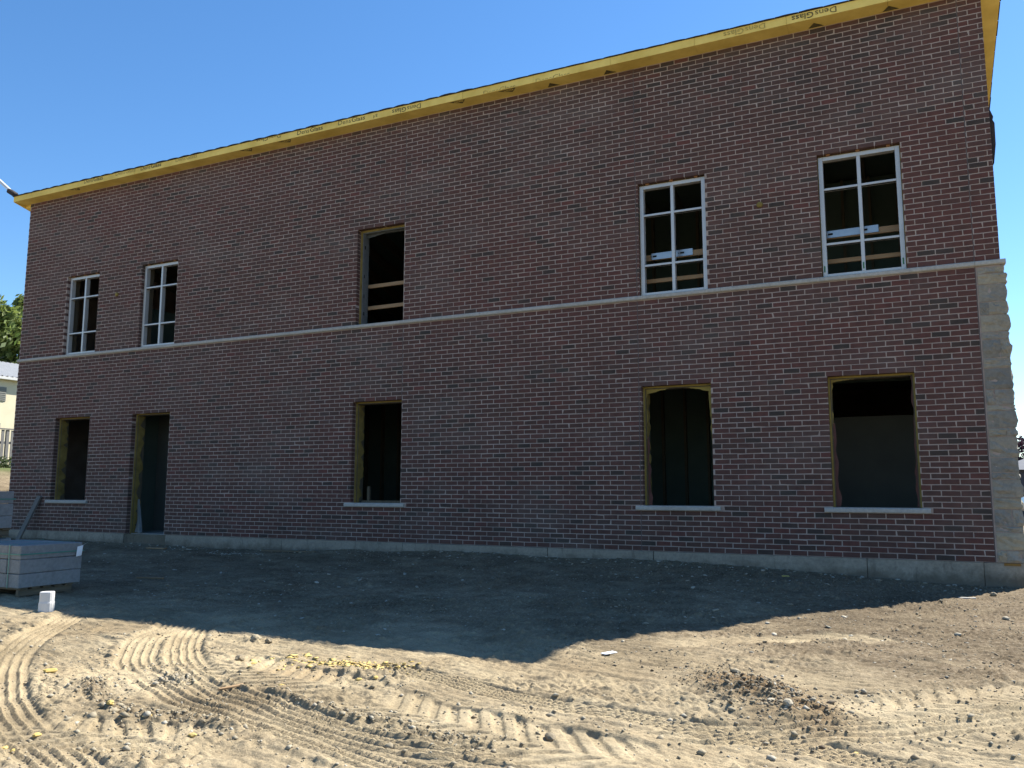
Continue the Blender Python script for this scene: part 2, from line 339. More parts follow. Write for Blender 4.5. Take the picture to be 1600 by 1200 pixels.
def ground_fields(x,y,detail=True):
    h=base_h(x,y)
    near=1-sstep(np.hypot(x+3,(y+5)),14,22)
    grav_shade=.22+.62*sstep(y,-6.2,-4.4)+.35*sstep(x,-1.5,0.3)*sstep(y,-6.6,-5.2)  # greyer gravel towards the wall, plus the building's shade painted into the mask
    brown=np.zeros_like(h); grass=sstep(x,-24.,-25.5)*0
    h=h+near*(.020*fbm(x*.7,y*.7,3,3)+.007*fbm(x*2.6,y*2.6,3,9))
    rough=.0058*fbm(x*9,y*9,4,21,.6)+.0058*fbm(x*40,y*40,2,26,.65)
    cr=fbm(x*16,y*16,3,40,.6); crumb=.012*np.clip(cr-.15,0,1)
    patch=sstep(fbm(x*1.7,y*1.7,3,61),-.15,.5)
    # trampled streaks running across, left by a dragged bucket
    strk=.008*fbm(x*3.2+y*1.0,y*22+x*4,3,77,.55)
    mask=np.zeros_like(h); th=np.zeros_like(h); berm=np.zeros_like(h)
    for ti,(kind,wd,dp,pts) in enumerate(TRACKS):
        U,S,tot=seg_uv(x,y,pts)
        k=np.abs(U)<.5
        if not k.any(): continue
        u=U[k]+.006*vnoise(x[k]*7,y[k]*7,ti); s=S[k]; e=np.minimum(sstep(s,0,.5),sstep(tot-s,0,.5))
        wob=.80+.2*vnoise(s*1.3,s*0+ti,31)
        inside=sstep(wd/2-np.abs(u),-.012,.018)*e
        if kind=='rib':
            q=(u/wd+.5)*5
            f=np.abs((q%1)-.5)*2                      # 1 at the groove between two ribs
            grv=sstep(f,.66,.86)
            brk=.72+.28*sstep(np.abs(((s/.07+np.floor(q+.5)*.37)%1)-.5),.10,.18)
            sipe=.0010*np.sin(2*np.pi*(s/.032+.8*np.abs((q%1)-.5)))
            prof=-dp+ grv*brk*dp*1.15 + sipe
            bm=.010*np.exp(-((np.abs(u)-wd/2-.03)/.025)**2)
        else:
            half=np.where(u>0,.5,0.)
            ph=(s+.95*np.abs(u))/.145+half
            f=ph%1
            bar=sstep(f,.05,.10)*sstep(1-f,.44,.50)*sstep(np.abs(u),.004,.018)
            prof=-dp*.62*bar-.003*(1-bar)
            bm=.015*np.exp(-((np.abs(u)-wd/2-.04)/.04)**2)*(1+.8*vnoise(x[k]*14,y[k]*14,ti+50))
        fade=wob*sstep(vnoise(x[k]*1.1,y[k]*1.1,ti+90),-.85,-.3) if kind=='lug' else .92+.08*wob
        th[k]=th[k]*(1-inside*fade)+prof*inside*fade
        berm[k]+=bm*e*(1-inside)*(.6+.5*vnoise(x[k]*5,y[k]*5,ti+7))
        mask[k]=np.maximum(mask[k],inside*fade)
    # clod ridges and the brown gravel heap
    for pts,wd,hh in (([(-4.38,-7.55),(-4.31,-7.65),(-4.09,-7.8),(-3.81,-7.94),(-3.6,-8.0),(-3.3,-8.0),(-2.9,-8.02)],.075,.013),
                      ([(-3.0,-7.52),(-2.55,-7.6),(-2.1,-7.72),(-1.7,-7.78)],.065,.011),([(-4.05,-7.33),(-3.85,-7.42)],.05,.011)):
        U,S,tot=seg_uv(x,y,pts); g=np.exp(-(U/wd)**2)*(np.abs(U)<.5)
        berm+=g*hh*(.35+1.1*np.clip(fbm(x*34,y*34,3,123,.7)+.15,-.4,1.2)); grav_shade+=g*.45
    g=np.exp(-(((x+.78)*.8+(y+6.35)*.6)/.20)**2-((-(x+.78)*.6+(y+6.35)*.8)/.48)**2)
    gr=np.clip(g*1.7,0,1)*(.75+.5*fbm(x*5,y*5,3,11)); berm+=g*.055+gr*.014*fbm(x*26,y*26,3,44,.65); brown+=np.clip(gr*1.3,0,1)
    brown+=.30*sstep(fbm(x*1.2+3,y*1.2,4,200),.15,.8)*(1-sstep(y,-6.6,-5))
    h=h+near*((rough*(.6+.8*patch)+crumb*patch*1.3+strk*(1-patch*.4))*(1-.88*mask)+th+berm)
    grav_shade=grav_shade*(1-.78*mask)-.18*mask*(y<-6)
    wet=0
    grass=sstep(-x,22.5,25.)*sstep(y,-1,2)*(.4+.6*np.clip(fbm(x*2,y*2,3,5)+.4,0,1))
    return h,np.clip(grav_shade,0,1),np.clip(brown,0,1),np.clip(grass,0,1)
def axis(segs):
    out=[]
    for a,b,d in segs:
        n=max(2,int(round((b-a)/d))); out+=list(a+(b-a)*np.arange(n)/n)
    return out+[segs[-1][1]]
gx=[-600,-300,-160,-90,-60,-45]+axis([(-36,-19,.5),(-19,-10,.10),(-10,-6.6,.035),(-6.6,-5.2,.018),(-5.2,.9,.0082),(.9,2.2,.03),(2.2,5,.2)])+[8,14,30,60,120,300,600]
gy=[-200,-80,-40,-20,-14,-11]+axis([(-10,-9.2,.05),(-9.2,-6.5,.0072),(-6.5,-5.2,.012),(-5.2,-3,.02),(-3,-.4,.035),(-.4,.1,.03),(.1,3,.3)])+[5,8,12,18,28,45,80,150,300,600]
gx=np.array(gx); gy=np.array(gy); nx,ny=len(gx),len(gy)
X,Y=np.meshgrid(gx,gy); X=X.ravel(); Y=Y.ravel()
Hh,Gv,Br,Gs=ground_fields(X,Y)
inside=(X>-16.8)&(X<1.0)&(Y>.05)&(Y<9.4); Hh=np.where(inside,-.35,Hh)
me=bpy.data.meshes.new('ground')
me.vertices.add(nx*ny); co=np.stack([X,Y,Hh],1).astype(np.float32); me.vertices.foreach_set('co',co.ravel())
ii=(np.arange(ny-1)[:,None]*nx+np.arange(nx-1)[None,:]).ravel()
q=np.stack([ii,ii+1,ii+nx+1,ii+nx],1)
nf=len(q); me.loops.add(nf*4); me.loops.foreach_set('vertex_index',q.ravel().astype(np.int32))
me.polygons.add(nf); me.polygons.foreach_set('loop_start',(np.arange(nf)*4).astype(np.int32))
me.polygons.foreach_set('use_smooth',np.ones(nf,bool))
for nme,arr in (('gravel',Gv),('brown',Br),('grass',Gs)):
    a=me.attributes.new(nme,'FLOAT','POINT'); a.data.foreach_set('value',arr.astype(np.float32))
me.update(calc_edges=True); me.materials.append(DIRT)
link('ground',me,kind='structure')
def H(x,y):
    return float(ground_fields(np.array([float(x)]),np.array([float(y)]))[0][0])
def Hv(x,y): return ground_fields(x,y)[0]

# ------------------------------------------------------------------ the brick building
C=.06773
B=empty('brick_building',(0,0,0),label='two storey brick building under construction with yellow unfinished eaves',cat='building')
XL,XR,XS=-16.83,1.07,.805
J=[-7.258,-3.36,XS]
LOW=[(-15.53,-14.52),(-8.21,-7.255),(-3.325,-2.365),(-.905,.088)]
DOOR=(-13.335,-12.345)
UPW=[(-15.46,-14.51),(-13.30,-12.345),(-3.325,-2.368),(-.905,.082)]
UPM=(-8.195,-7.262)
ZS0,ZS1=8*C,9*C-.004; ZB0,ZB1=51*C,52*C
LOWH,UPH=33*C+.006,76*C+.006
openings=[(a,b,ZS1,LOWH) for a,b in LOW]+[(DOOR[0],DOOR[1],0.,LOWH)]+[(a,b,ZB1,UPH) for a,b in UPW+[UPM]]
# mortar / backing wall with the holes left open
def wall_sheet():
    mb=MB()
    xs=sorted({XL,XR}|{o[0] for o in openings}|{o[1] for o in openings}); zs=sorted({0.,6.915}|{o[2] for o in openings}|{o[3] for o in openings})
    for i in range(len(xs)-1):
        for j in range(len(zs)-1):
            cx,cz=(xs[i]+xs[i+1])/2,(zs[j]+zs[j+1])/2
            if any(o[0]<cx<o[1] and o[2]<cz<o[3] for o in openings): continue
            a,b,c,d=xs[i],xs[i+1],zs[j],zs[j+1]
            mb.add([(a,.0030,c),(b,.0030,c),(b,.0030,d),(a,.0030,d)],[(0,1,2,3)])
    for a,b,c,d in openings:
        a-=.003;b+=.003;d+=.003
        mb.add([(a,.0030,c),(a,.10,c),(a,.10,d),(a,.0030,d)],[(0,1,2,3)])
        mb.add([(b,.0030,c),(b,.0030,d),(b,.10,d),(b,.10,c)],[(0,1,2,3)])
        mb.add([(a,.0030,d),(b,.0030,d),(b,.10,d),(a,.10,d)],[(0,1,2,3)])
    return mb
wall_sheet().build('mortar_wall',MORTAR,B)
# structural wall behind the brick
mb=MB(); xs=sorted({XL+.02,XR-.02}|{o[0] for o in openings}|{o[1] for o in openings}); zs=sorted({-.3,6.93}|{o[2] for o in openings}|{o[3] for o in openings})
for i in range(len(xs)-1):
    j=0
    while j<len(zs)-1:
        cx=(xs[i]+xs[i+1])/2
        hole=lambda jj:any(o[0]<cx<o[1] and o[2]<(zs[jj]+zs[jj+1])/2<o[3] for o in openings)
        if hole(j): j+=1; continue
        k=j
        while k+1<len(zs)-1 and not hole(k+1): k+=1
        mb.box((xs[i],.102,zs[j]),(xs[i+1],.27,zs[k+1])); j=k+1
mb.build('stud_wall',INNER,B)

def brick_mb(mb,x0,z0,wd,h,tone,fy=0.,depth=.09,m=None,jit=.0022):
    j=lambda a=jit: random.uniform(-a,a)
    e=.0022; y=fy+j(.0008); tl=j(.0010)
    x1=x0+wd; z1=z0+h
    c=[(x0+j(),z0+j()),(x1+j(),z0+j()),(x1+j(),z1+j()),(x0+j(),z1+j())]
    if random.random()<.10: k=random.randrange(4); c[k]=(c[k][0]+(.012 if k in(0,3) else -.012)*random.random(),c[k][1]+(.008 if k<2 else -.008)*random.random())
    cx,cz=x0+wd/2,z0+h/2
    fr=[(px+(e if px<cx else -e),y+(tl if pz>cz else -tl),pz+(e if pz<cz else -e)) for px,pz in c]
    ri=[(px,y+e,pz) for px,pz in c]; bk=[(px,fy+depth,pz) for px,pz in c]
    vs=fr+ri+bk
    if m is not None: vs=[m@Vector(v) for v in vs]
    fs=[(0,1,2,3)]+[(k+4,(k+1)%4+4,(k+1)%4,k) for k in range(4)]+[(k+8,(k+1)%4+8,(k+1)%4+4,k+4) for k in range(4)]
    mb.add(vs,fs,tone)
def tone(x,z):
    # bricks were laid from mixed cubes: broad drifts of colour plus single odd ones
    n=float(vnoise(np.array([x*.55]),np.array([z*.8]),5)[0])*.16+float(vnoise(np.array([x*.13+4]),np.array([z*.3]),8)[0])*.12
    t=random.gauss(.50,.11)+n+.22*float(sstep(np.array([x]),-1.2,.8)[0])  # right end reddened: bounced light put into the brick tone
    if random.random()<.085: t=random.uniform(0,.14)
    if random.random()<.05: t=random.uniform(.8,1)
    return min(1,max(0,t))
JT=.0112
recs=[]
for n in range(1,103):
    if n==52: continue
    zc=(n-.5)*C; z0=(n-1)*C+JT/2; h=C-JT
    segs=[[XL,J[0]-.005],[J[0]+.005,J[1]-.005],[J[1]+.005,J[2]-.005]]
    if n>=53: segs.append([J[2]+.005,XR])
    cuts=[(o[0],o[1]) for o in openings if o[2]<zc<o[3]]
    if n==9: cuts+=[(a-.10,b+.09) for a,b in LOW]
    for a,b in cuts:
        ns=[]
        for s in segs:
            if b<=s[0] or a>=s[1]: ns.append(s); continue
            if a>s[0]: ns.append([s[0],a])
            if b<s[1]: ns.append([b,s[1]])
        segs=ns
    off=0 if n%2 else .1016
    for a,b in segs:
        ph=XS-.005+off
        if a>=J[2]: ph=XS+.005+ (.1016 if n%2 else .2032)
        elif b<=J[0]: ph=J[0]-.005+off
        elif b<=J[1]: ph=J[0]+.005+(.1016 if n%2 else .2032)
        k=math.floor((ph-a)/.2032)+1
        x=ph-k*.2032+JT
        while x<b:
            l=max(x,a); r=min(x+.2032-JT,b)
            if b-r<.03: r=b
            if r-l>.028: recs.append((l,z0,r-l,h))
            x+=.2032
# a few courses just under the soffit had lighter mortared faces
def depth_of(x,z):
    v=Vector((x,0,z))-Vector((0,-11.066,.816)); return v.dot(fw),v.dot(r2),v.dot(u2)
def shown(r):
    d,a,b=depth_of(r[0]+r[2]/2,r[1])
    if d<.1 or abs(a/d)>.613 or abs(b/d)>.458: return 0
    return r[2]/d/d*(1+.0*a)
order=sorted(range(len(recs)),key=lambda i:-shown(recs[i]))
single=set(order[:300])
vari=[]
for k in range(36):
    m_=MB(); brick_mb(m_,-.096,-.02826,.192,.05653,max(0,min(1,[.02,.06,.2,.3,.38,.45,.5,.55,.6,.66,.72,.85][k%12]+random.uniform(-.03,.03))))
    me=m_.mesh('brick',True); me.materials.append(BRICK); vari.append(me)
mb=MB()
for i,r in enumerate(recs):
    if i in single:
        t=tone(r[0],r[1]); c=min(range(36),key=lambda k:abs([.02,.06,.2,.3,.38,.45,.5,.55,.6,.66,.72,.85][k%12]-t)+random.random()*.08)
        o=link('brick',vari[c],B); o.location=(r[0]+r[2]/2,random.uniform(-.0008,.0008),r[1]+r[3]/2); o.scale=(r[2]/.192,1,1)
        o.rotation_euler=(random.uniform(-.006,.006),random.uniform(-.004,.004),random.uniform(-.006,.006))
    else: brick_mb(mb,*r,tone(r[0],r[1]))
mb.build('brickwork',BRICK,B,tone=True,kind='stuff')
# caulk in the vertical control joints
mb=MB()
for x,zs_ in ((J[0],[(0,.54),(LOWH,ZB0),(UPH,6.91)]),(J[1],[(0,ZB0),(ZB1,6.91)]),(J[2],[(0,ZB0),(ZB1,6.91)])):
    for a,b in zs_:
        mb=MB(); mb.box((x-.005,.0015,a+.002),(x+.005,.02,b-.002)); mb.build('control_joint',CAULK,B)
# belt course and sills of cast stone
def lip(mb,x0,x1,z0,z1,pr,back=.09):
    y=-pr; pts=[(back,z0),(y+.012,z0),(y,z0+.012),(y,z1-.016),(y+.010,z1-.004),(back,z1)]
    n=len(pts); vs=[(x0,a,b) for a,b in pts]+[(x1,a,b) for a,b in pts]
    mb.add(vs,[tuple(range(n)),tuple(range(2*n-1,n-1,-1))]+[(k,k+n,(k+1)%n+n,(k+1)%n) for k in range(n)])
x=XL-.02; edges=[x]
while x<XS-.9: x+=random.uniform(1.15,1.3); edges.append(x)
edges=[e for e in edges if e<XS-.6]+[XS,XR+.055]
for a,b in zip(edges,edges[1:]):
    m_=MB(); lip(m_,a+.0015,b-.0015,ZB0+.007,ZB1+.001,.032+random.uniform(-.001,.001)); m_.build('belt_stone',CAST,B)
for a,b in LOW:
    m_=MB(); lip(m_,a-.098,b+.088,ZS0-.002,ZS1,.042,.13); m_.build('sill',CAST,B)
# foundation
mb=MB(); cuts=[XL]+[-14.6,DOOR[0]-.05,DOOR[1]+.03,-9.6,-7.2,-4.75,-3.2,-.55,XS-.12,XR+.02]
for a,b in zip(cuts,cuts[1:]):
    if abs(a-(DOOR[0]-.05))<1e-6: continue
    o=random.uniform(.001,.006); mb.bev((a+.003,o,-.7),(b-.003,.27,-.004),.006,jit=.0015)
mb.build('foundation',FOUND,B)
mb=MB(); mb.bev((DOOR[0]-.047,.012,-.7),(DOOR[1]+.027,.27,-.012),.008,jit=.003); mb.build('door_threshold',PATCH,B)
mb=MB(); mb.box((XS+.08,-.006,-.032),(XR-.02,.003,-.004)); mb.build('rust_stain',RUST,B)
# stone corner below the belt course
def rough_box(a,b,amp,seed,nx_=7,nz_=5,ny_=3):
    bmx=bmesh.new(); bmesh.ops.create_cube(bmx,size=1)
    bmesh.ops.subdivide_edges(bmx,edges=bmx.edges[:],cuts=4,use_grid_fill=True)
    sx,sy,sz=(b[i]-a[i] for i in range(3)); vs=[]
    for v in bmx.verts:
        u=v.co*2; p=Vector(((a[0]+b[0])/2+u.x*sx/2,(a[1]+b[1])/2+u.y*sy/2,(a[2]+b[2])/2+u.z*sz/2))
        edge=max(min(1-abs(u.x),1),0); ez=max(1-abs(u.z),0); ey=max(1-abs(u.y),0)
        na=float(fbm(np.array([p.x*13+p.y*9+seed]),np.array([p.z*13+seed*2]),3,seed%97,.7)[0])
        if u.y<-.99: p.y-= amp*(.4+na)*min(1,(edge+.15)*2.2)*min(1,(ez+.12)*2.2)
        if u.x>.99: p.x+= amp*(.5+na)*min(1,(ez+.12)*2.2)
        vs.append(p)
    bmx.verts.index_update(); fs=[[v.index for v in f.verts] for f in bmx.faces]; bmx.free(); return vs,fs
mb=MB(); mb.box((XS+.008,.012,0),(XR+.03,.40,ZB0+.002)); mb.build('stone_backing',STONEJ,B)
z=.006; sd=3
hs=[.14,.20,.07,.19,.13,.21,.08,.17,.24,.10,.20,.07,.18,.25,.12,.22,.09,.20,.16,.21,.13,.20]
for k,hh in enumerate(hs):
    if z+hh>ZB0-.01: hh=ZB0-.01-z
    if hh<.03: break
    parts=[(XS+.022,XR+.018+random.uniform(0,.028))] if k%3 else ([(XS+.022,XS+.022+.17),(XS+.202,XR+.03)] if k%2 else [(XS+.022,XS+.022+.08),(XS+.112,XR+.03)])
    for a,b in parts:
        sd+=7; m_=MB(); vs,fs=rough_box((a,-.004,z),(b,.36+random.uniform(-.05,.05),z+hh-.012),.017,sd); m_.add(vs,fs)
        m_.build('corner_stone',STONE,B)
    z+=hh
# right and back walls, seen only from a step aside
ZR=lambda y: 6.915-.24*(y+.25)
DEP=9.5
mb=MB(); mb.add([(XR-.008,.02,0),(XR-.008,DEP,0),(XR-.008,DEP,ZR(DEP)),(XR-.008,.02,ZR(.02))],[(0,1,2,3)])
mb.add([(XL+.008,.02,0),(XL+.008,.02,ZR(.02)),(XL+.008,DEP,ZR(DEP)),(XL+.008,DEP,0)],[(0,1,2,3)])
mb.add([(XR,DEP,0),(XL,DEP,0),(XL,DEP,ZR(DEP)),(XR,DEP,ZR(DEP))],[(0,1,2,3)])
mb.build('side_wall',MORTAR,B)
mb=MB(); mw=Matrix.Translation((XR,0,0))@Matrix.Rotation(R(90),4,'Z')
for n in range(1,103):
    if n<53 and n!=52: continue
    y=.005+(0 if n%2 else .1016)
    if n%2==0: brick_mb(mb,.005,(n-1)*C+JT/2,.092,C-JT,random.gauss(.5,.15),m=mw,depth=.08)
    while y<DEP-.2:
        if n*C<ZR(y+.2)-.01: brick_mb(mb,y,(n-1)*C+JT/2,.1937,C-JT,min(1,max(0,random.gauss(.5,.18))),m=mw,depth=.08)
        y+=.2032
mb.build('side_brickwork',BRICK,B,tone=True,kind='stuff')
mb=MB(); z=.006
while z<ZB0-.04:
    hh=min(random.uniform(.06,.16),ZB0-.008-z); y=.40
    while y<DEP-.1:
        l=random.uniform(.18,.5); o=random.uniform(.012,.04)
        mb.bev((XR-.01,y+.004,z),(XR+o,min(y+l,DEP)-.005,z+hh-.009),.012,jit=.004); y+=l
    z+=hh
mb.build('side_stonework',STONE,B,kind='stuff')
mb=MB(); lip(mb,.07,DEP,ZB0+.004,ZB1+.004,.032); o=mb.build('side_belt_course',CAST,B); o.rotation_euler=(0,0,R(90)); o.location=(XR+.02,0,0)
mb=MB(); mb.box((XR-.25,.4,-.7),(XR+.02,DEP,-.004)); mb.build('side_foundation',FOUND,B)
mb=MB(); mb.box((XL,.28,-.7),(XL+.25,DEP,-.004)); mb.build('side_foundation',FOUND,B)
# floors, ceiling and rough partitions inside
mb=MB(); mb.box((XL+.03,.27,-.25),(XR-.03,DEP-.05,.0)); mb.build('floor_slab',INNER,B)
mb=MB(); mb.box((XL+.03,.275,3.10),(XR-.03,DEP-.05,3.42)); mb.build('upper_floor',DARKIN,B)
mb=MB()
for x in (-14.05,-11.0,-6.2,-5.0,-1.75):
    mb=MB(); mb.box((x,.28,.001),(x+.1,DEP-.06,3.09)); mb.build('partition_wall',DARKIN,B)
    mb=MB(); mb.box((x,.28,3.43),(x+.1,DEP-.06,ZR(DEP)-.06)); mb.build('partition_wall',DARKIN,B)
for a_,b_ in (((-13.93,1.15,.002),(-11.02,1.25,3.08)),((-1.62,2.6,.002),(.9,2.7,1.93))):
    mb=MB(); mb.box(a_,b_); mb.build('gypsum_partition',DRYW,B)
mb=MB(); zz=lambda y: ZR(y)-.10
mb.add([(XL+.05,.272,zz(.272)-.02),(XR-.05,.272,zz(.272)-.02),(XR-.05,DEP-.05,zz(DEP)-.02),(XL+.05,DEP-.05,zz(DEP)-.02)],[(0,1,2,3)]); mb.build('roof_decking',DARKIN,B)
x=XL+.5
while x<XR-.2:
    mb=MB(); a_=(x,.275); vs=[(x,.275,zz(.275)-.24),(x+.045,.275,zz(.275)-.24),(x+.045,7,zz(7)-.24),(x,7,zz(7)-.24)]; vs+=[(p[0],p[1],p[2]+.215) for p in vs]
    mb.add(vs,[(0,3,2,1),(4,5,6,7),(0,1,5,4),(1,2,6,5),(2,3,7,6),(3,0,4,7)]); mb.build('roof_joist',STUDW,B)
    mb=MB(); mb.box((x,.275,2.86),(x+.045,7,3.095)); mb.build('floor_joist',STUDW,B)
    x+=.61
for yw,x0,x1,z0,z1 in ((3.4,-8.9,-6.25,3.43,5.75),(3.2,-4.85,-1.8,3.43,5.8),(3.0,-1.62,.9,3.43,5.85),(3.6,-4.85,-1.8,.002,2.85),(3.4,-10.8,-6.25,.002,2.85),(2.6,-16.6,-14.1,.002,2.85)):
    x=x0
    while x<x1:
        mb=MB(); mb.box((x,yw,z0),(x+.04,yw+.09,z1)); mb.build('wall_stud',STUDW,B); x+=.405
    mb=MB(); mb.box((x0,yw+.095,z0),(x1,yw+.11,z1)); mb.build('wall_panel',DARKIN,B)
mb=MB(); mb.box((.30,1.9,.002),(.62,2.59,.78)); mb.build('stored_carton',DARKIN,B)
mb=MB()
for y in (1.0,1.6,2.2,3.0): mb.box((-1.6,y,2.86),(.95,y+.04,2.95)); mb.box((-1.6,y,2.50),(.95,y+.04,2.57))
for x in (-1.3,-.7,-.1,.5):
    for s in (-1,1):
        mm=Matrix.Translation((x,1.62,2.715))@Matrix.Rotation(s*R(48),4,'Y'); mb.box((-.02,-.02,-.24),(.02,.02,.24),m=mm)
mb.build('floor_truss',DARKIN,B)
# --- linings of the unframed openings
def ragged(x,y0,z0,z1,wmin,wmax,seed,axis='yz',sgn=1):
    rr=random.Random(seed); mb=MB(); n=26; L=[];Rr=[]
    for i in range(n+1):
        z=z0+(z1-z0)*i/n; wd=rr.uniform(wmin,wmax) if rr.random()<.55 else wmax
        L.append((x,y0,z)); Rr.append((x+rr.uniform(0,.012)*sgn,y0+wd,z+rr.uniform(-.015,.015)))
    vs=L+Rr; fs=[(i,i+1,i+n+2,i+n+1) for i in range(n)]
    vs2=[(a+.003*sgn,b,c) for a,b,c in vs]; N=len(vs)
    mb.add(vs,fs); mb.add(vs2,[f[::-1] for f in fs]); return mb
def lining(o,lw,rw,hw,lmat,jmat,seed,floor=False):
    a,b,c,d=o; mb=MB()
    mb.box((a-.02,.101,c),(a+lw,.116,d)); mb.box((b-rw,.101,c),(b+.02,.116,d)); mb.box((a+lw,.101,d-hw),(b-rw,.116,d+.02))
    root=mb.build('sheathing_lining',lmat,B)
    m2=MB(); m2.box((a-.02,.117,c),(a+lw+.012,.275,d)); m2.box((b-rw-.012,.117,c),(b+.02,.275,d)); m2.box((a+lw+.012,.117,d-hw-.012),(b-rw-.012,.275,d+.02))
    m2.build('jamb',jmat,root)
    if seed:
        ragged(a+lw+.014,.118,c,d-hw-.02,.03,.15,seed).build('torn_liner',YEL2,root)
    return root
for k,(a,b) in enumerate(LOW):
    big=k>=2
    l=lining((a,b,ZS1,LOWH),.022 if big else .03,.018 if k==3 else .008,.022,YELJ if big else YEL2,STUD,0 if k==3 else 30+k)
    if big:
        # red-brown self-stick flashing and torn yellow corners hanging into the hole
        m_=MB(); rr=random.Random(60+k); n=18
        prof=[(.05+.012*math.sin(i*.9)+rr.uniform(0,.014)) for i in range(n+1)]
        zt=ZS1+.95 if k==2 else ZS1+1.05; zb=ZS1+.005
        vs=[];
        for i in range(n+1):
            z=zb+(zt-zb)*i/n; vs+=[(a+.02,.128,z),(a+.02+prof[i]*(1.15-.5*i/n),.128,z),(a+.02+prof[i]*(1.15-.5*i/n),.134,z),(a+.02,.134,z)]
        fs=[(4*i+k2,4*i+(k2+1)%4,4*i+4+(k2+1)%4,4*i+4+k2) for i in range(n) for k2 in range(4)]
        m_.add(vs,fs); m_.build('torn_flashing',MEMB,l)
        m_=MB(); n=16
        for side in ((a,1),(b,-1)) if k==2 else ((a,1),):
            x0,sg=side
            pts=[(x0+sg*(.02+.46*t),LOWH-.02-(.085 if k==2 else .045)*(1-t)**1.5-.012*rr.random()) for t in np.linspace(0,1,n)]
            vs=[]; 
            for px,pz in pts: vs+=[(px,.122,LOWH-.01),(px,.122,pz),(px,.127,pz),(px,.127,LOWH-.01)]
            m_.add(vs,[(4*i+q,4*i+(q+1)%4,4*i+4+(q+1)%4,4*i+4+q) for i in range(n-1) for q in range(4)])
            vs=[]; pts=[(x0+sg*(.018+.045*rr.uniform(.3,1)*(1-t*.5)),LOWH-.02-.75*t) for t in np.linspace(0,1,n)]
            for px,pz in pts: vs+=[(x0,.121,pz),(px,.121,pz),(px,.126,pz),(x0,.126,pz)]
            m_.add(vs,[(4*i+q,4*i+(q+1)%4,4*i+4+(q+1)%4,4*i+4+q) for i in range(n-1) for q in range(4)])
        m_.build('torn_paper',YELJ,l)
        if k==3:
            m_=MB(); vs=[]; pts=[(b-.02-.03*rr.random()-.02*t,LOWH-.03-1.6*t) for t in np.linspace(0,1,n)]
            for px,pz in pts: vs+=[(b,.121,pz),(px,.121,pz),(px,.126,pz),(b,.126,pz)]
            m_.add(vs,[(4*i+q,4*i+(q+1)%4,4*i+4+(q+1)%4,4*i+4+q) for i in range(n-1) for q in range(4)]); m_.build('torn_flashing',MEMB,l)
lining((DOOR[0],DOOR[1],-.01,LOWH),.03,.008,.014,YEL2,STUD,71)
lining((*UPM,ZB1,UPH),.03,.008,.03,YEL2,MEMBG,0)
m_=MB()
for z_ in (ZB1+.22,ZB1+.52,ZB1+.86,ZB1+1.36): m_.box((UPM[0]+.0405,.150,z_-.03),(UPM[0]+.0435,.168+random.uniform(0,.02),z_+.03))  # black plates stand in for the shade inside the holes
m_.build('anchor_hole_shade',BLACK,B)
# grey sheet hanging in the top of the middle upper opening
m_=MB(); vs=[]; n=12
for i in range(n+1):
    t=i/n; x_=UPM[0]+.05+(UPM[1]-UPM[0]-.06)*t; vs+=[(x_,.20+.01*math.sin(t*9),UPH-.03),(x_,.20+.012*math.sin(t*9+.4),UPH-.050-.05*max(0,1-t*2.2)-.006*random.random())]
m_.add(vs,[(2*i,2*i+1,2*i+3,2*i+2) for i in range(n)]); m_.build('hanging_membrane',MEMBD,B)
# loose sheet curling out of the door opening
m_=MB(); vs=[]; n=14
for i in range(n+1):
    t=i/n; wd=.02+.20*(1-t)**1.25; zz=.02+.62*t
    vs+=[(DOOR[0]+.075+.03*math.sin(t*5),.20-.06*(1-t),zz),(DOOR[0]+.075+wd,.16-.10*(1-t)**2,zz-.01),(DOOR[0]+.085+wd*1.05,.19-.08*(1-t)**2,zz-.006)]
m_.add(vs,[(3*i+k2,3*i+k2+1,3*i+k2+4,3*i+k2+3) for i in range(n) for k2 in range(2)]); m_.build('loose_membrane',MEMBG,B)
# plank end inside the middle lower opening
for a_,b_ in (((-8.04,.22,ZS1),(-7.995,.26,ZS1+.26)),((-8.10,.15,ZS1+.002),(-7.28,.19,ZS1+.035))):
    m_=MB(); m_.box(a_,b_); m_.build('scrap_lumber',STUD,B)
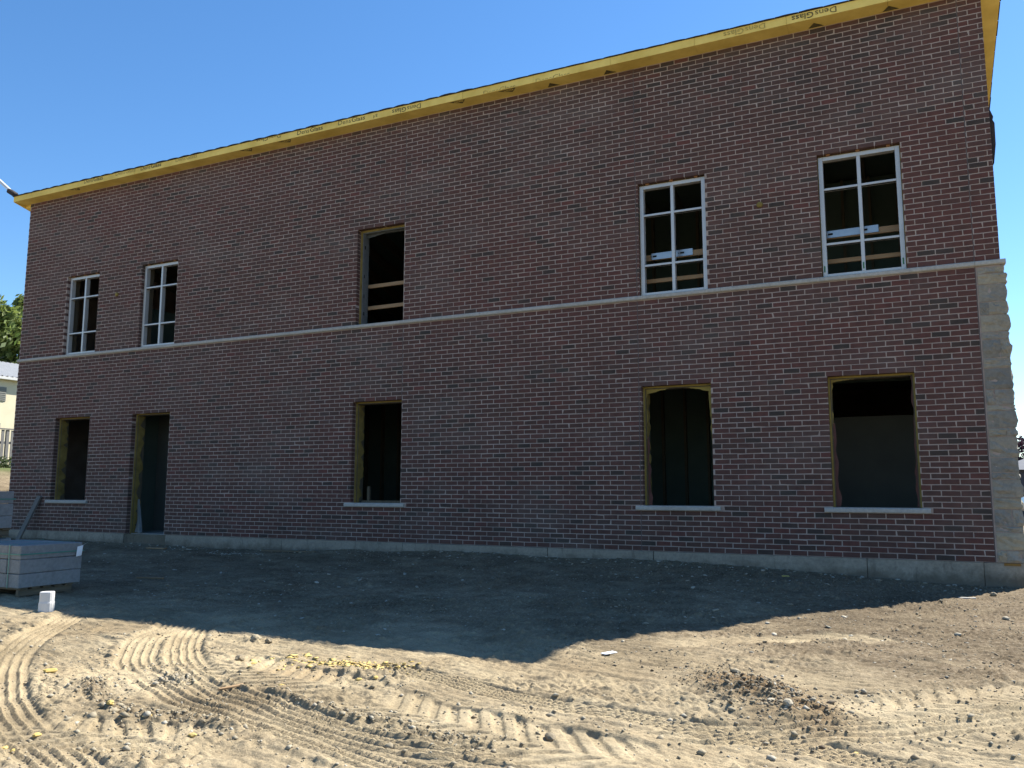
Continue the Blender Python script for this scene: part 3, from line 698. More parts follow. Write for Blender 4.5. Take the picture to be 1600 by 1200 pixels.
# --- aluminium window frames
def window(a,b,stick):
    z0,z1=ZB1+.004,UPH-.016; w_=.055; y0,y1=.062,.150; mb=MB()
    g=.009; a+=g; b-=g
    mb.bev((a,y0,z0),(a+w_,y1,z1),.003); mb.bev((b-w_,y0,z0),(b,y1,z1),.003)
    mb.bev((a+w_,y0+.001,z1-w_*.95),(b-w_,y1-.001,z1),.003); mb.bev((a+w_,y0+.001,z0),(b-w_,y1-.001,z0+w_*.8),.003)
    fr=mb.build('window_frame',ALU,B)
    cx=(a+b)/2; m1=MB(); m1.bev((cx-.022,y0+.002,z0+w_*.8),(cx+.022,y1-.002,z1-w_*.95),.003); m1.build('mullion',ALU,fr)
    Hh_=z1-z0
    for fz in (.727,.272):
        for l,r_ in ((a+w_,cx-.022),(cx+.022,b-w_)):
            m1=MB(); m1.bev((l,y0+.003,z0+Hh_*fz-.015),(r_,y1-.01,z0+Hh_*fz+.015),.003); m1.build('transom',ALU,fr)
            m1=MB(); m1.box((l,y0+.012,z0+Hh_*fz-.024),(r_,y0+.03,z0+Hh_*fz-.0155)); m1.build('gasket',BLACK,fr)
    m1=MB()
    for fx in (.13,.5,.87): m1=MB(); m1.box((a+(b-a)*fx-.024,.03,z1+.001),(a+(b-a)*fx+.024,.12,z1+.020)); m1.build('shim',ORANGE,fr)
    m1=MB(); m1.box((a-.006,.085,z1+.002),(b+.006,.10,z1+.017)); m1.box((a-.008,.07,z0),(a-.002,.10,z1)); m1.box((b+.002,.07,z0),(b+.008,.10,z1)); m1.build('sheathing_edge',YELJ,fr)
    if stick:
        m1=MB()
        for xx in (a+.022,cx,b-.03): m1=MB(); m1.box((xx-.009,y0-.0012,z0+.07),(xx+.009,y0-.0002,z0+.155)); m1.build('sticker',GREEN,fr)
    # rough opening behind the frame
    m1=MB(); m1.box((a-.03,.151,z0),(a+.012,.275,z1+.03)); m1.box((b-.012,.151,z0),(b+.03,.275,z1+.03)); m1.box((a+.012,.151,z1-.012),(b-.012,.275,z1+.03)); m1.build('rough_opening',STUD,fr)
for k,(a,b) in enumerate(UPW): window(a,b,k==3)
# --- guard rails nailed across the upper openings
def rail(a,b,z,h,mat,y=.285,tilt=0,name='guard_rail',lab=None):
    m_=MB(); L=b-a; m_.bev((-L/2,0,-h/2),(L/2,.038 if mat is WOOD else .006,h/2),.003); o=m_.build(name,mat,B)
    o.location=((a+b)/2,y,z); o.rotation_euler=(0,tilt,0)
    if lab: o['label']=lab
    return o
rail(-8.4,-7.1,4.235,.062,WOOD,.285,-R(.3)); rail(-8.4,-7.1,3.862,.062,WOOD,.285,-R(.4))
for a,b in UPW[2:]:
    rail(a-.15,b+.15,3.79,.058,WOOD); rail(a-.15,b+.15,4.135,.085,WOOD)
def metal(a,b,z,holes):
    o=rail(a,b,z,.098,STEEL,.272,-R(.7),'steel_stud')
    L=b-a
    for hx in holes:
        m_=MB(); m_.box((hx-L/2-.03,-.002,-.012),(hx-L/2+.028,-.0004,.014)); m_.box((hx-L/2-.058,-.002,-.007),(hx-L/2-.042,-.0004,.007)); m_.build('knockout_shade',BLACK,o)  # black boxes painted as the shade in the stud's punched holes
metal(-.90,-.22,4.155,[.10,.52]); metal(-3.22,-2.62,4.148,[.05,.45])
# interior leaning panel seen through the left windows
for a_,b_ in (((-15.0,.9,3.43),(-14.6,.93,5.9)),((-12.9,1.0,3.43),(-12.5,1.03,5.2))):
    m_=MB(); m_.box(a_,b_); m_.build('interior_panel',MEMBG,B)
# foam plugs over through-bolts
for x,z in ((-13.963,4.633),(-1.645,4.597)):
    m_=MB(); m_.tube([(x,.0,z),(x,-.02,z),(x,-.03,z)],[.045,.038,.012],9); m_.build('foam_plug',YEL2,B,smooth=True)

# --- eaves, roof
YF=-.25; ZSO=6.915; ZF=7.028; XA,XB=-17.04,1.28
mb=MB(); pan=[XA]; x=XA
while x<XB-1.4: x+=1.22; pan.append(x)
pan.append(XB)
for i,(a,b) in enumerate(zip(pan,pan[1:])):
    o=random.uniform(-.002,.002); m_=MB(); m_.box((a+.0015,YF+o,ZSO-.001+o*.5),(b-.0015,YF+.014+o,ZF)); m_.build('fascia_panel',YEL,B)
    m_=MB(); m_.box((a+.0015,YF+.0165,ZSO+random.uniform(-.001,.001)),(b-.0015,.03,ZSO+.014)); m_.build('soffit_panel',YEL,B)
# sloping rakes at both ends
for a,b in ((XR,XB),(XA,XL)):
    m_=MB(); y0,y1=.031,DEP+.25
    vs=[(a,y0,ZR(y0)),(b,y0,ZR(y0)),(b,y1,ZR(y1)),(a,y1,ZR(y1))]; vs+=[(v[0],v[1],v[2]+.1) for v in vs]
    m_.add(vs,[(0,3,2,1),(4,5,6,7),(0,1,5,4),(1,2,6,5),(2,3,7,6),(3,0,4,7)]); m_.build('rake',YEL,B)
    m_=MB(); y0=YF+.016; xo=b if a==XR else a
    vs=[(xo-.007,y0,ZSO-.002),(xo+.007,y0,ZSO-.002),(xo+.007,y1,ZR(y1)-.002),(xo-.007,y1,ZR(y1)-.002)]; vs+=[(v[0],v[1],v[2]+.115) for v in vs]
    m_.add(vs,[(0,3,2,1),(4,5,6,7),(0,1,5,4),(1,2,6,5),(2,3,7,6),(3,0,4,7)]); m_.build('rake_fascia',YEL,B)
ZT=lambda y: ZF+.003-.24*(y-YF)
m_=MB(); y0,y1=YF+.002,DEP+.26
vs=[(XA-.005,y0,ZT(y0)),(XB+.005,y0,ZT(y0)),(XB+.005,y1,ZT(y1)),(XA-.005,y1,ZT(y1))]; vs+=[(v[0],v[1],v[2]+.012) for v in vs]
m_.add(vs,[(0,3,2,1),(4,5,6,7),(0,1,5,4),(1,2,6,5),(2,3,7,6),(3,0,4,7)]); rf=m_.build('roof_deck',SHING,B)
def shingle(mb,cx,cy,wd,ln,z,edge):
    n=6; vs=[]
    for i in range(n+1):
        t=i/n-.5; bulge=(.013 if cx<-6 else .005)*math.cos(t*math.pi)+random.uniform(-.002,.002)
        if edge=='front': 
            vs+=[(cx+t*wd,cy,z+bulge-.006),(cx+t*wd,cy+ln,z-.24*ln+.004),(cx+t*wd,cy,z-.014+bulge*.2)]
        else:
            s=1 if edge=='right' else -1
            vs+=[(cx,cy+t*wd,z-.24*t*wd+bulge-.006),(cx-s*ln,cy+t*wd,z-.24*t*wd+.004),(cx+s*.004,cy+t*wd,z-.24*t*wd-.016)]
    fs=[]
    for i in range(n): fs+=[(3*i,3*i+3,3*i+4,3*i+1),(3*i,3*i+2,3*i+5,3*i+3)]
    mb.add(vs,fs)
x=XA-.02
while x<XB:
    wd=random.uniform(.285,.315)
    m_=MB(); shingle(m_,x+wd/2,YF-.018-random.uniform(0,.006),wd-.004,.30,ZF+.015+random.uniform(-.002,.003),'front'); m_.build('shingle',SHING,rf)
    x+=wd
for edge,xe in (('right',XB+.032),('left',XA-.03)):
    y=YF
    while y<DEP+.2:
        wd=random.uniform(.26,.34); m_=MB(); shingle(m_,xe+random.uniform(-.004,.006)*(1 if edge=='right' else -1),y+wd/2,wd-.006,.3,ZT(y+wd/2)+.026,edge); m_.build('shingle',SHING,rf); y+=wd
# dark flap of roofing felt beside the right corner
m_=MB()
fel=[(XR-.006,5.46),(XR+.045,5.30),(XR+.036,5.26),(XR+.054,5.22),(XR+.050,4.95),(XR+.02,4.72),(XR-.006,4.66)]
m_.add([(a,.05,b) for a,b in fel],[tuple(range(7))]); m_.add([(a,.056,b) for a,b in fel],[tuple(range(6,-1,-1))])
m_.build('roofing_felt',SHING,B)
# --- printing on the yellow boards
dg=None
def text_mesh(txt,size,bold,spacing=1.0):
    cu=bpy.data.curves.new('t','FONT'); cu.body=txt; cu.size=size; cu.offset=bold; cu.resolution_u=2; cu.space_character=spacing
    o=bpy.data.objects.new('t',cu); col.objects.link(o); bpy.context.view_layer.update()
    d=bpy.context.evaluated_depsgraph_get(); me=bpy.data.meshes.new_from_object(o.evaluated_get(d))
    v=np.array([tuple(p.co) for p in me.vertices]); f=[tuple(p.vertices) for p in me.polygons]
    bpy.data.objects.remove(o); bpy.data.meshes.remove(me); bpy.data.curves.remove(cu); return v,f
SZT=.112
va,fa=text_mesh('Dens',SZT,0.0); vb,fb=text_mesh('Glass',SZT,.0014)
wa=va[:,0].max(); vb=vb+np.array([wa+.012,0,0]); v=np.vstack([va,vb]); f=fa+[tuple(i+len(va) for i in q_) for q_ in fb]
WT=v[:,0].max()
def lettering(x,z,flip,wd,mat,sub=None):
    vv=v.copy(); vv[:,0]=(vv[:,0]-WT/2)*wd/WT
    if flip: vv[:,0]*=-1; vv[:,1]=-vv[:,1]+.075
    bmx=bmesh.new(); bv=[bmx.verts.new((x+a,YF-.0035,z+b)) for a,b,_ in vv]
    for q_ in f:
        try: bmx.faces.new([bv[i] for i in q_])
        except ValueError: pass
    for zc,nn in ((ZSO+.004,(0,0,-1)),(ZF-.004,(0,0,1))):
        bmesh.ops.bisect_plane(bmx,geom=bmx.verts[:]+bmx.edges[:]+bmx.faces[:],plane_co=(0,0,zc),plane_no=nn,clear_outer=True)
    if sub:
        for xc,nn in ((x+sub[0]*wd/2,(-1,0,0)),(x+sub[1]*wd/2,(1,0,0))):
            bmesh.ops.bisect_plane(bmx,geom=bmx.verts[:]+bmx.edges[:]+bmx.faces[:],plane_co=(xc,0,0),plane_no=nn,clear_outer=True)
    bmesh.ops.recalc_face_normals(bmx,faces=bmx.faces[:])
    me=bpy.data.meshes.new('lettering'); bmx.to_mesh(me); bmx.free(); me.materials.append(mat); link('lettering',me,B)
for x,z,fl,mt,sub in ((-14.55,ZSO+.045,0,INK,None),(-13.63,ZSO+.055,0,INKF,None),(-12.93,ZSO+.045,0,INK,None),(-12.0,ZSO+.05,0,INKF,None),(-10.0,ZSO+.065,1,INK,None),
        (-9.08,ZSO+.03,0,INK,None),(-8.2,ZSO+.035,0,INK,None),(-7.72,ZSO+.005,1,INK,(-.1,.2)),(-7.1,ZSO+.012,1,INK,None),(-5.42,ZSO-.028,0,INKF,None),(-4.53,ZSO-.03,0,INKF,None),
        (-1.72,ZSO+.018,1,INKF,None),(-.83,ZSO+.02,1,INK,None)):
    lettering(x,z,fl,.56,mt,sub)
def triangle(x,y0,y1,wd,full):
    mb=MB(); z=ZSO-.0035
    if full: vs=[(x-wd/2,y0,z),(x+wd/2,y0,z),(x+wd*.18,y1,z)]
    else: vs=[(x-wd/2,y1,z),(x-wd*.1,y0,z),(x+wd/2,y1,z)]
    mb.add(vs,[(0,1,2)] if full else [(0,1,2)])
    o=mb.build('printed_mark',INK,B)
    if full:
        m2=MB()
        for k,(ax,sc_) in enumerate(((-.10,.02),(.03,.028),(.17,.03))):
            cx=x+ax*wd*1.3; cy=y0+.030; n=10
            ring=[(cx+sc_*1.25*math.cos(t),cy+sc_*math.sin(t)*.75,z-.0015) for t in np.linspace(0,2*math.pi,n,endpoint=False)]
            rin=[(cx+sc_*.5*math.cos(t),cy+sc_*math.sin(t)*.3,z-.0015) for t in np.linspace(0,2*math.pi,n,endpoint=False)]
            m2.add(ring+rin,[(i,(i+1)%n,(i+1)%n+n,i+n) for i in range(n-1+(k!=1))])
        m2.build('mark_emblem',YEL,o)
for x in (-15.15,-10.55,-9.66,-6.18,-5.3): triangle(x,YF+.02,YF+.125,.30,True)
for x in (-4.60,-3.70,-.83,.07): triangle(x,-.14,-.02,.20,False)
# black corner mark on the right rake
mb=MB(); mb.add([(XR+.002,1.30,ZR(1.30)-.004),(XR+.05,1.34,ZR(1.34)-.004),(XR+.002,1.42,ZR(1.42)-.004)],[(0,1,2)]); mb.build('printed_mark',INK,B)

# ------------------------------------------------------------------ pallets of concrete blocks
def pallet(x0,y0,z0,wx,wy,label):
    P=empty('wooden_pallet',(x0,y0,z0),label=label,cat='pallet',group='pallets under the concrete blocks')
    for k in range(3):
        m_=MB(); x=(.02,wx/2-.02,wx-.06)[k]; m_.bev((x,0,.018),(x+.04,wy,.083),.003); m_.build('stringer',PALWOOD,P)
    for k in range(5):
        m_=MB(); y=(wy-.09)*k/4; m_.bev((0,y,.084),(wx,y+.09,.102),.002,jit=.001); m_.build('deck_board',PALWOOD,P)
    for k in range(3):
        m_=MB(); y=(wy-.09)*k/2; m_.bev((0,y,0),(wx,y+.09,.017),.002,jit=.001); m_.build('bottom_board',PALWOOD,P)
    return P
def bundle(x0,y0,z0,wx,wy,label,tagged):
    Bn=empty('block_bundle',(x0,y0,z0),label=label,cat='concrete blocks',group='strapped bundles of grey concrete blocks')
    n=5; bw=wx/n; hh=.1435
    for L in range(3):
        for k in range(n):
            m_=MB(); o=random.uniform(-.006,.006); m_.bev((k*bw+.002,o,L*hh+.001),((k+1)*bw-.002,wy+o,(L+1)*hh-.0035),.006,jit=.0015); m_.build('block',BLOCK,Bn)
    zt=3*hh; m_=MB(); s=.006
    zs_=2*hh+.045; e=.010
    m_.box((-e,-e-.002,zs_),(wx+e,-e,zs_+.012)); m_.box((-e,wy+e,zs_),(wx+e,wy+e+.002,zs_+.012)); m_.box((wx+e,-e,zs_),(wx+e+.002,wy+e,zs_+.012)); m_.box((-e-.002,-e,zs_),(-e,wy+e,zs_+.012))
    for fx in (.35,.84):
        x=wx*fx; m_.box((x,-e-.0045,0),(x+.012,-e-.0025,zt+.004)); m_.box((x,-e,zt+.003),(x+.012,wy+e,zt+.005)); m_.box((x,wy+e+.0025,0),(x+.012,wy+e+.0045,zt+.004))
    m_.build('strap',STRAP,Bn)
    if tagged:
        m_=MB(); m_.add([(wx+.016,wy-.085,zs_-.055),(wx+.018,wy-.022,zs_-.045),(wx+.03,wy-.015,zs_+.065),(wx+.016,wy-.075,zs_+.05)],[(0,1,2,3)]); m_.add([(wx+.03,wy-.015,zs_+.065),(wx+.028,wy-.03,zs_+.06),(wx+.06,wy+.03,zs_+.10)],[(0,1,2)])
        t=m_.build('paper_tag',PAPER,Bn); m2=MB()
        for k in range(3): m2.add([(wx+.0175,wy-.075,zs_-.04+k*.014),(wx+.019,wy-.035,zs_-.036+k*.014),(wx+.019,wy-.035,zs_-.031+k*.014),(wx+.0175,wy-.075,zs_-.035+k*.014)],[(0,1,2,3)])
        m2.build('tag_print',PRINT,t)
    return Bn
gz=-.285
pallet(-9.22,-5.47,gz,1.0,.60,'wooden pallet on the dirt under the tagged block bundle nearest the camera')
bundle(-9.24,-5.50,gz+.103,1.04,.70,'nearest strapped bundle of grey concrete blocks with a white paper tag',True)
pallet(-10.57,-5.42,gz,1.0,.70,'wooden pallet on the dirt at the bottom of the two-bundle stack')
bundle(-10.59,-5.46,gz+.103,1.04,.75,'lower bundle of the two-bundle block stack behind the tagged one',False)
pallet(-10.57,-5.40,gz+.545,1.0,.68,'wooden pallet between the two stacked block bundles at left')
bundle(-10.59,-5.44,gz+.648,1.04,.73,'upper bundle of grey blocks on the stack at the far left edge',False)
# board leaning on the wall
m_=MB(); m_.bev((-.055,-.019,0),(.055,.019,.93),.003); o=m_.build('leaning_board',GREYWOOD,label='short grey board leaning against the brick wall left of the first window',cat='board')
o.location=(-15.99,-.30,H(-15.99,-.30)-.01); o.rotation_euler=(-R(17.5),R(11),0)
# white plastic container
m_=MB(); n=20; vs=[]
def rrect(s,z):
    out=[]
    for k in range(n):
        a=2*math.pi*k/n; c,sn=math.cos(a),math.sin(a); p=3.2; rr=(abs(c)**p+abs(sn)**p)**(-1/p); out.append((.060*s*rr*c,.056*s*rr*sn,z))
    return out
prof=[(1.0,0),(1.02,.01),(1.02,.078),(.97,.088),(.95,.094),(.95,.165),(.92,.173),(.80,.174)]
for s,z in prof: vs+=rrect(s,z)
m_.add(vs,[(i*n+k,i*n+(k+1)%n,(i+1)*n+(k+1)%n,(i+1)*n+k) for i in range(len(prof)-1) for k in range(n)]+[tuple((len(prof)-1)*n+k for k in range(n)),tuple(range(n-1,-1,-1))])
o=m_.build('white_container',PLAST,smooth=False,label='white plastic container standing on the dirt at the shadow edge by the blocks',cat='container')
o.location=(-6.97,-6.06,H(-6.97,-6.06)-.004); o.rotation_euler=(0,0,R(38))

# ------------------------------------------------------------------ stones, scraps, sticks
ico=bmesh.new(); bmesh.ops.create_icosphere(ico,subdivisions=1,radius=1); iv=np.array([tuple(v.co) for v in ico.verts]); iF=np.array([[v.index for v in f_.verts] for f_ in ico.faces]); ico.free()
ico=bmesh.new(); bmesh.ops.create_icosphere(ico,subdivisions=2,radius=1); iv2=np.array([tuple(v.co) for v in ico.verts]); iF2=[[v.index for v in f_.verts] for f_ in ico.faces]; ico.free()
oct_v=np.array([(1,0,0),(0,1,0),(-1,0,0),(0,-1,0),(0,0,1),(0,0,-1)],float); oct_f=np.array([(0,1,4),(1,2,4),(2,3,4),(3,0,4),(1,0,5),(2,1,5),(3,2,5),(0,3,5)])
def scatter(name,xs,ys,sz,tones,mat,flat=.6,tv=iv,tf=iF,zoff=.25):
    N=len(xs); zs_=Hv(xs,ys); a=rng.uniform(0,2*np.pi,N); st=rng.uniform(.65,1.35,(N,3))*sz[:,None]; st[:,2]*=flat
    V=tv[None]*(1+rng.uniform(-.28,.28,(N,len(tv),1))); V=V*st[:,None,:]
    tl=rng.uniform(-.5,.5,N); zz=V[:,:,2]+V[:,:,0]*np.sin(tl)[:,None]
    X_=V[:,:,0]*np.cos(a)[:,None]-V[:,:,1]*np.sin(a)[:,None]+xs[:,None]; Y_=V[:,:,0]*np.sin(a)[:,None]+V[:,:,1]*np.cos(a)[:,None]+ys[:,None]
    Z_=zz+(zs_+sz*flat*zoff)[:,None]
    P_=np.stack([X_,Y_,Z_],2).reshape(-1,3).astype(np.float32); F_=(tf[None]+(np.arange(N)*len(tv))[:,None,None]).reshape(-1,3)
    me=bpy.data.meshes.new(name); me.vertices.add(len(P_)); me.vertices.foreach_set('co',P_.ravel())
    nf=len(F_); me.loops.add(nf*3); me.loops.foreach_set('vertex_index',F_.ravel().astype(np.int32)); me.polygons.add(nf); me.polygons.foreach_set('loop_start',(np.arange(nf)*3).astype(np.int32))
    at=me.attributes.new('tone','FLOAT','FACE'); at.data.foreach_set('value',np.repeat(tones,len(tf)).astype(np.float32))
    me.update(calc_edges=True); me.materials.append(mat); return link(name,me,kind='stuff')
def clus(n,dens):
    xs=rng.uniform(-7.5,1.6,n); ys=-9.3+9.0*rng.uniform(0,1,n)**1.35
    d=fbm(xs*1.6,ys*1.6,3,321)+.35*sstep(ys,-6,-4)+.5*sstep(xs,-1.3,.5); k=d>dens; return xs[k],ys[k]
xs,ys=clus(26000,.12)
sz=np.clip(rng.lognormal(-5.25,.42,len(xs)),.0025,.020); scatter('gravel',xs,ys,sz,np.clip(rng.normal(.58,.2,len(xs)),0,1),PEB,.6,oct_v,oct_f)
# loose stones of the brown heap
a=rng.normal(0,1,1900); b=rng.normal(0,1,1900); xs=-.78+.6*b*-.42*.8+.8*a*.17; ys=-6.35+.8*b*.42+.6*a*.17
xs=-.78+a*.15*.8-b*.36*.6; ys=-6.35+a*.15*.6+b*.36*.8
sz=np.clip(rng.lognormal(-5.3,.5,len(xs)),.003,.020); scatter('heap_gravel',xs,ys,sz,np.clip(rng.normal(.46,.22,len(xs)),0,1),PEB,.7,iv,iF,.15)
# clods of dry earth beside the ruts
def near_track(n,idx,spread,sgn=None):
    out=[]
    for _ in range(n):
        pts=TRACKS[random.choice(idx)][3]; i=random.randrange(len(pts)-1); t=random.random(); a_,b_=pts[i],pts[i+1]
        dx,dy=b_[0]-a_[0],b_[1]-a_[1]; L=math.hypot(dx,dy); s=(.13+abs(random.gauss(0,spread)))*random.choice((-1,1))
        out.append((a_[0]+dx*t-dy/L*s,a_[1]+dy*t+dx/L*s))
    return np.array(out)
q_=near_track(1900,list(range(len(TRACKS))),.14); xs,ys=q_[:,0],q_[:,1]
for pts in ([(-4.38,-7.55),(-4.31,-7.65),(-4.09,-7.8),(-3.81,-7.94),(-3.6,-8.0),(-3.3,-8.0),(-2.9,-8.02)],[(-3.0,-7.52),(-2.55,-7.6),(-2.1,-7.72),(-1.7,-7.78)],[(-4.05,-7.33),(-3.85,-7.42)]):
    pts=np.array(pts); t=rng.uniform(0,len(pts)-1.001,380); i=t.astype(int); f_=(t-i)[:,None]; p_=pts[i]*(1-f_)+pts[i+1]*f_+rng.normal(0,.05,(380,2)); xs=np.append(xs,p_[:,0]); ys=np.append(ys,p_[:,1])
sz=np.clip(rng.lognormal(-5.0,.5,len(xs)),.003,.024); scatter('earth_clods',xs,ys,sz,np.clip(rng.normal(.72,.12,len(xs)),.4,1),PEB,.65,oct_v,oct_f,.1)
# pale chips lying in the shade
n=900; xs=rng.uniform(-13,0.6,n); ys=-.12-5.6*rng.uniform(0,1,n)**1.5; sz=np.clip(rng.lognormal(-4.6,.55,n),.004,.045)
scatter('pale_chips',xs,ys,sz,np.clip(rng.normal(.95,.1,n),.6,1),PEB,.35)
n=160; xs=rng.normal(-10.0,.28,n); ys=rng.normal(-.72,.10,n); scatter('pale_chips',xs,ys,np.clip(rng.lognormal(-4.6,.5,n),.005,.03),np.full(n,1.),PEB,.3)
n=700; xs=rng.uniform(-14,.9,n); ys=-.02-np.abs(rng.normal(0,.28,n)); scatter('mortar_droppings',xs,ys,np.clip(rng.lognormal(-4.75,.55,n),.004,.04),np.clip(rng.normal(.72,.22,n),.2,1),PEB,.5,iv,iF,.2)
# shredded yellow sheathing
n=480; xs=np.concatenate([rng.normal(-3.22,.20,n),rng.normal(-2.95,.16,90),rng.normal(-3.6,.3,70)]); ys=np.concatenate([rng.normal(-6.64,.07,n),rng.normal(-6.62,.10,90),rng.normal(-6.8,.14,70)])
scatter('yellow_shreds',xs,ys,np.clip(rng.lognormal(-4.55,.55,len(xs)),.003,.03),np.zeros(len(xs)),YELF,.16,oct_v,oct_f,.7)
def lump(name,x,y,r,mat,label,cat,group=None,flat=.6,seed=0,sx=1.2):
    rs=np.random.default_rng(seed); V=iv2*(1+.22*np.stack([fbm(iv2[:,0]*1.3+seed,iv2[:,1]*1.3+iv2[:,2]*1.7,3,seed)]*3,1))
    V=np.round(V*3.2)/3.2*.35+V*.65
    V=V*np.array([r*sx,r*.85,r*flat]); m_=MB(); m_.add([tuple(p_) for p_ in V],iF2,rs.uniform(.3,.9))
    o=m_.build(name,mat,tone=True,label=label,cat=cat,group=group); o.location=(x,y,H(x,y)+r*flat*.45); o.rotation_euler=(0,0,rs.uniform(0,6)); return o
RG='single stones lying on the lit dirt'
for k,(x,y,r,lab) in enumerate([(-1.01,-5.88,.030,'pale stone on top of the brown gravel heap'),(-4.01,-6.8,.034,'greyish rock by the right hand rib track near the shadow edge'),
      (-.17,-3.68,.022,'small dark stone on the lit gravel right of the shadow'),(.25,-3.67,.022,'small grey stone farthest right on the lit gravel'),
      (.67,-2.54,.035,'grey stone on coarse gravel at the right edge'),(.70,-.86,.034,'pale stone at the shadow edge below the stone corner'),
      (-4.41,-6.22,.045,'flat clod at the shadow edge, left of its neighbour'),(-4.27,-6.24,.03,'small clod at the shadow edge, right of its neighbour'),
      (-.61,-6.66,.030,'largest pale stone at the front foot of the gravel heap'),(-.70,-6.60,.022,'small pale stone at the front of the gravel heap'),
      (-1.10,-2.75,.028,'red brown stone on the right shadow edge'),(-1.5,-7.55,.028,'grey stone lying by the bottom of the lug track')]):
    lump('stone',x,y,r,PEB,lab,'stone',RG,.6,k+1)
YG='torn scraps of yellow sheathing on the dirt'
for k,(x,y,r,lab) in enumerate([(-4.78,-7.58,.042,'largest yellow scrap lying left of the clod ridge'),(-3.63,-8.46,.026,'yellow scrap on the left rib track near the bottom'),
      (-3.74,-7.99,.030,'yellow scrap in the clod ridge, left of another scrap'),(-3.42,-8.04,.030,'yellow scrap at the right end of the clod ridge'),
      (-3.59,-8.64,.022,'yellow scrap in the bottom left corner'),(-3.51,-8.65,.020,'small yellow crumb beside a dark hollow at bottom left'),
      (-2.93,-8.22,.022,'yellow crumb among the lug prints at bottom left'),(-3.85,-6.84,.026,'yellow scrap lying alone left of the shredded patch'),
      (-3.21,-7.32,.030,'flat yellow scrap in the middle lug track'),(-2.89,-7.05,.024,'yellow scrap on grey dirt, left one of two'),
      (-2.80,-7.01,.022,'yellow scrap on grey dirt, right one of two'),(-.28,-7.08,.022,'yellow scrap on the right near the bottom edge')]):
    lump('yellow_scrap',x,y,r*.66,YELF,lab,'scrap',YG,.6,k+40,1.3)
def stick(x0,y0,x1,y1,wd,h,mat,label,cat='stick',name='wood_scrap'):
    L=math.hypot(x1-x0,y1-y0); m_=MB(); m_.bev((-L/2,-wd/2,0),(L/2,wd/2,h),.003,jit=.002); o=m_.build(name,mat,label=label,cat=cat)
    o.location=((x0+x1)/2,(y0+y1)/2,max(H(x0,y0),H(x1,y1),H((x0+x1)/2,(y0+y1)/2))-.002); o.rotation_euler=(0,0,math.atan2(y1-y0,x1-x0))
stick(-8.67,-3.67,-8.31,-3.58,.035,.018,WOOD,'thin wood strip on the shaded dirt right of the blocks')
stick(-3.47,-7.53,-3.43,-7.38,.016,.012,WOOD,'small stick lying across the right rib track')
stick(-9.6,-.45,-8.6,-.35,.06,.025,PALWOOD,'long wood scrap on the ground along the foundation')
stick(-12.1,-.55,-11.7,-.52,.08,.02,WOOD,'pale wood chip near the door threshold')
stick(-1.92,-5.66,-1.87,-5.56,.05,.006,PAPER,'pale paper scrap on the lit dirt near the shadow tip','paper','paper_scrap')
stick(-1.46,-.62,-1.38,-.60,.05,.008,YEL,'small yellow scrap on shaded dirt by the foundation','scrap','yellow_scrap')
stick(.36,-1.16,.52,-1.15,.06,.012,CAST,'white flat chip at the shadow edge below the corner','chip','white_chip')

# ------------------------------------------------------------------ left background
# cream metal building up on the bank
MBD=empty('metal_building',(-31,0,1.2),label='cream metal building with ribbed white roof behind the fence at left',cat='building')
zb=-.6; y0,y1=2.,26.; ze=3.85
m_=MB(); m_.box((-9,y0,zb),(0,y1,ze)); m_.build('wall',CREAM,MBD)
m_=MB(); k=0; yy=y0+.2
while yy<y1: m_.box((.0015,yy,zb),(.012,yy+.03,ze-.02)); yy+=1.05
m_.build('wall_seam',LOUV,MBD)
m_=MB(); yy=y0-.3
prf=[]
while yy<y1+.3: prf+=[(yy,0),(yy+.035,.035),(yy+.075,.035),(yy+.11,0)]; yy+=.20
for x0,zz0,x1,zz1 in ((.25,0,-4.5,1.25),):
    vs=[(x0,a,ze+zz0+b) for a,b in prf]+[(x1,a,ze+zz1+b) for a,b in prf]; n=len(prf); m_.add(vs,[(i,i+1,i+1+n,i+n) for i in range(n-1)])
m_.box((.02,y0-.3,ze-.10),(.27,y1+.3,ze-.004)); m_.box((-9,y0-.3,ze),(-4.5,y1+.3,ze+1.2)); m_.build('roof',ROOFM,MBD)
for yv,zv in ((8.55,3.2),(8.42,1.82),(11,3.2),(11,1.82)):
    m_=MB(); m_.box((.002,yv,zv-.27),(.02,yv+.36,zv+.27))
    for i in range(7): m_.box((.02,yv+.02,zv-.25+i*.072),(.04,yv+.34,zv-.21+i*.072))
    m_.build('vent',LOUV,MBD)
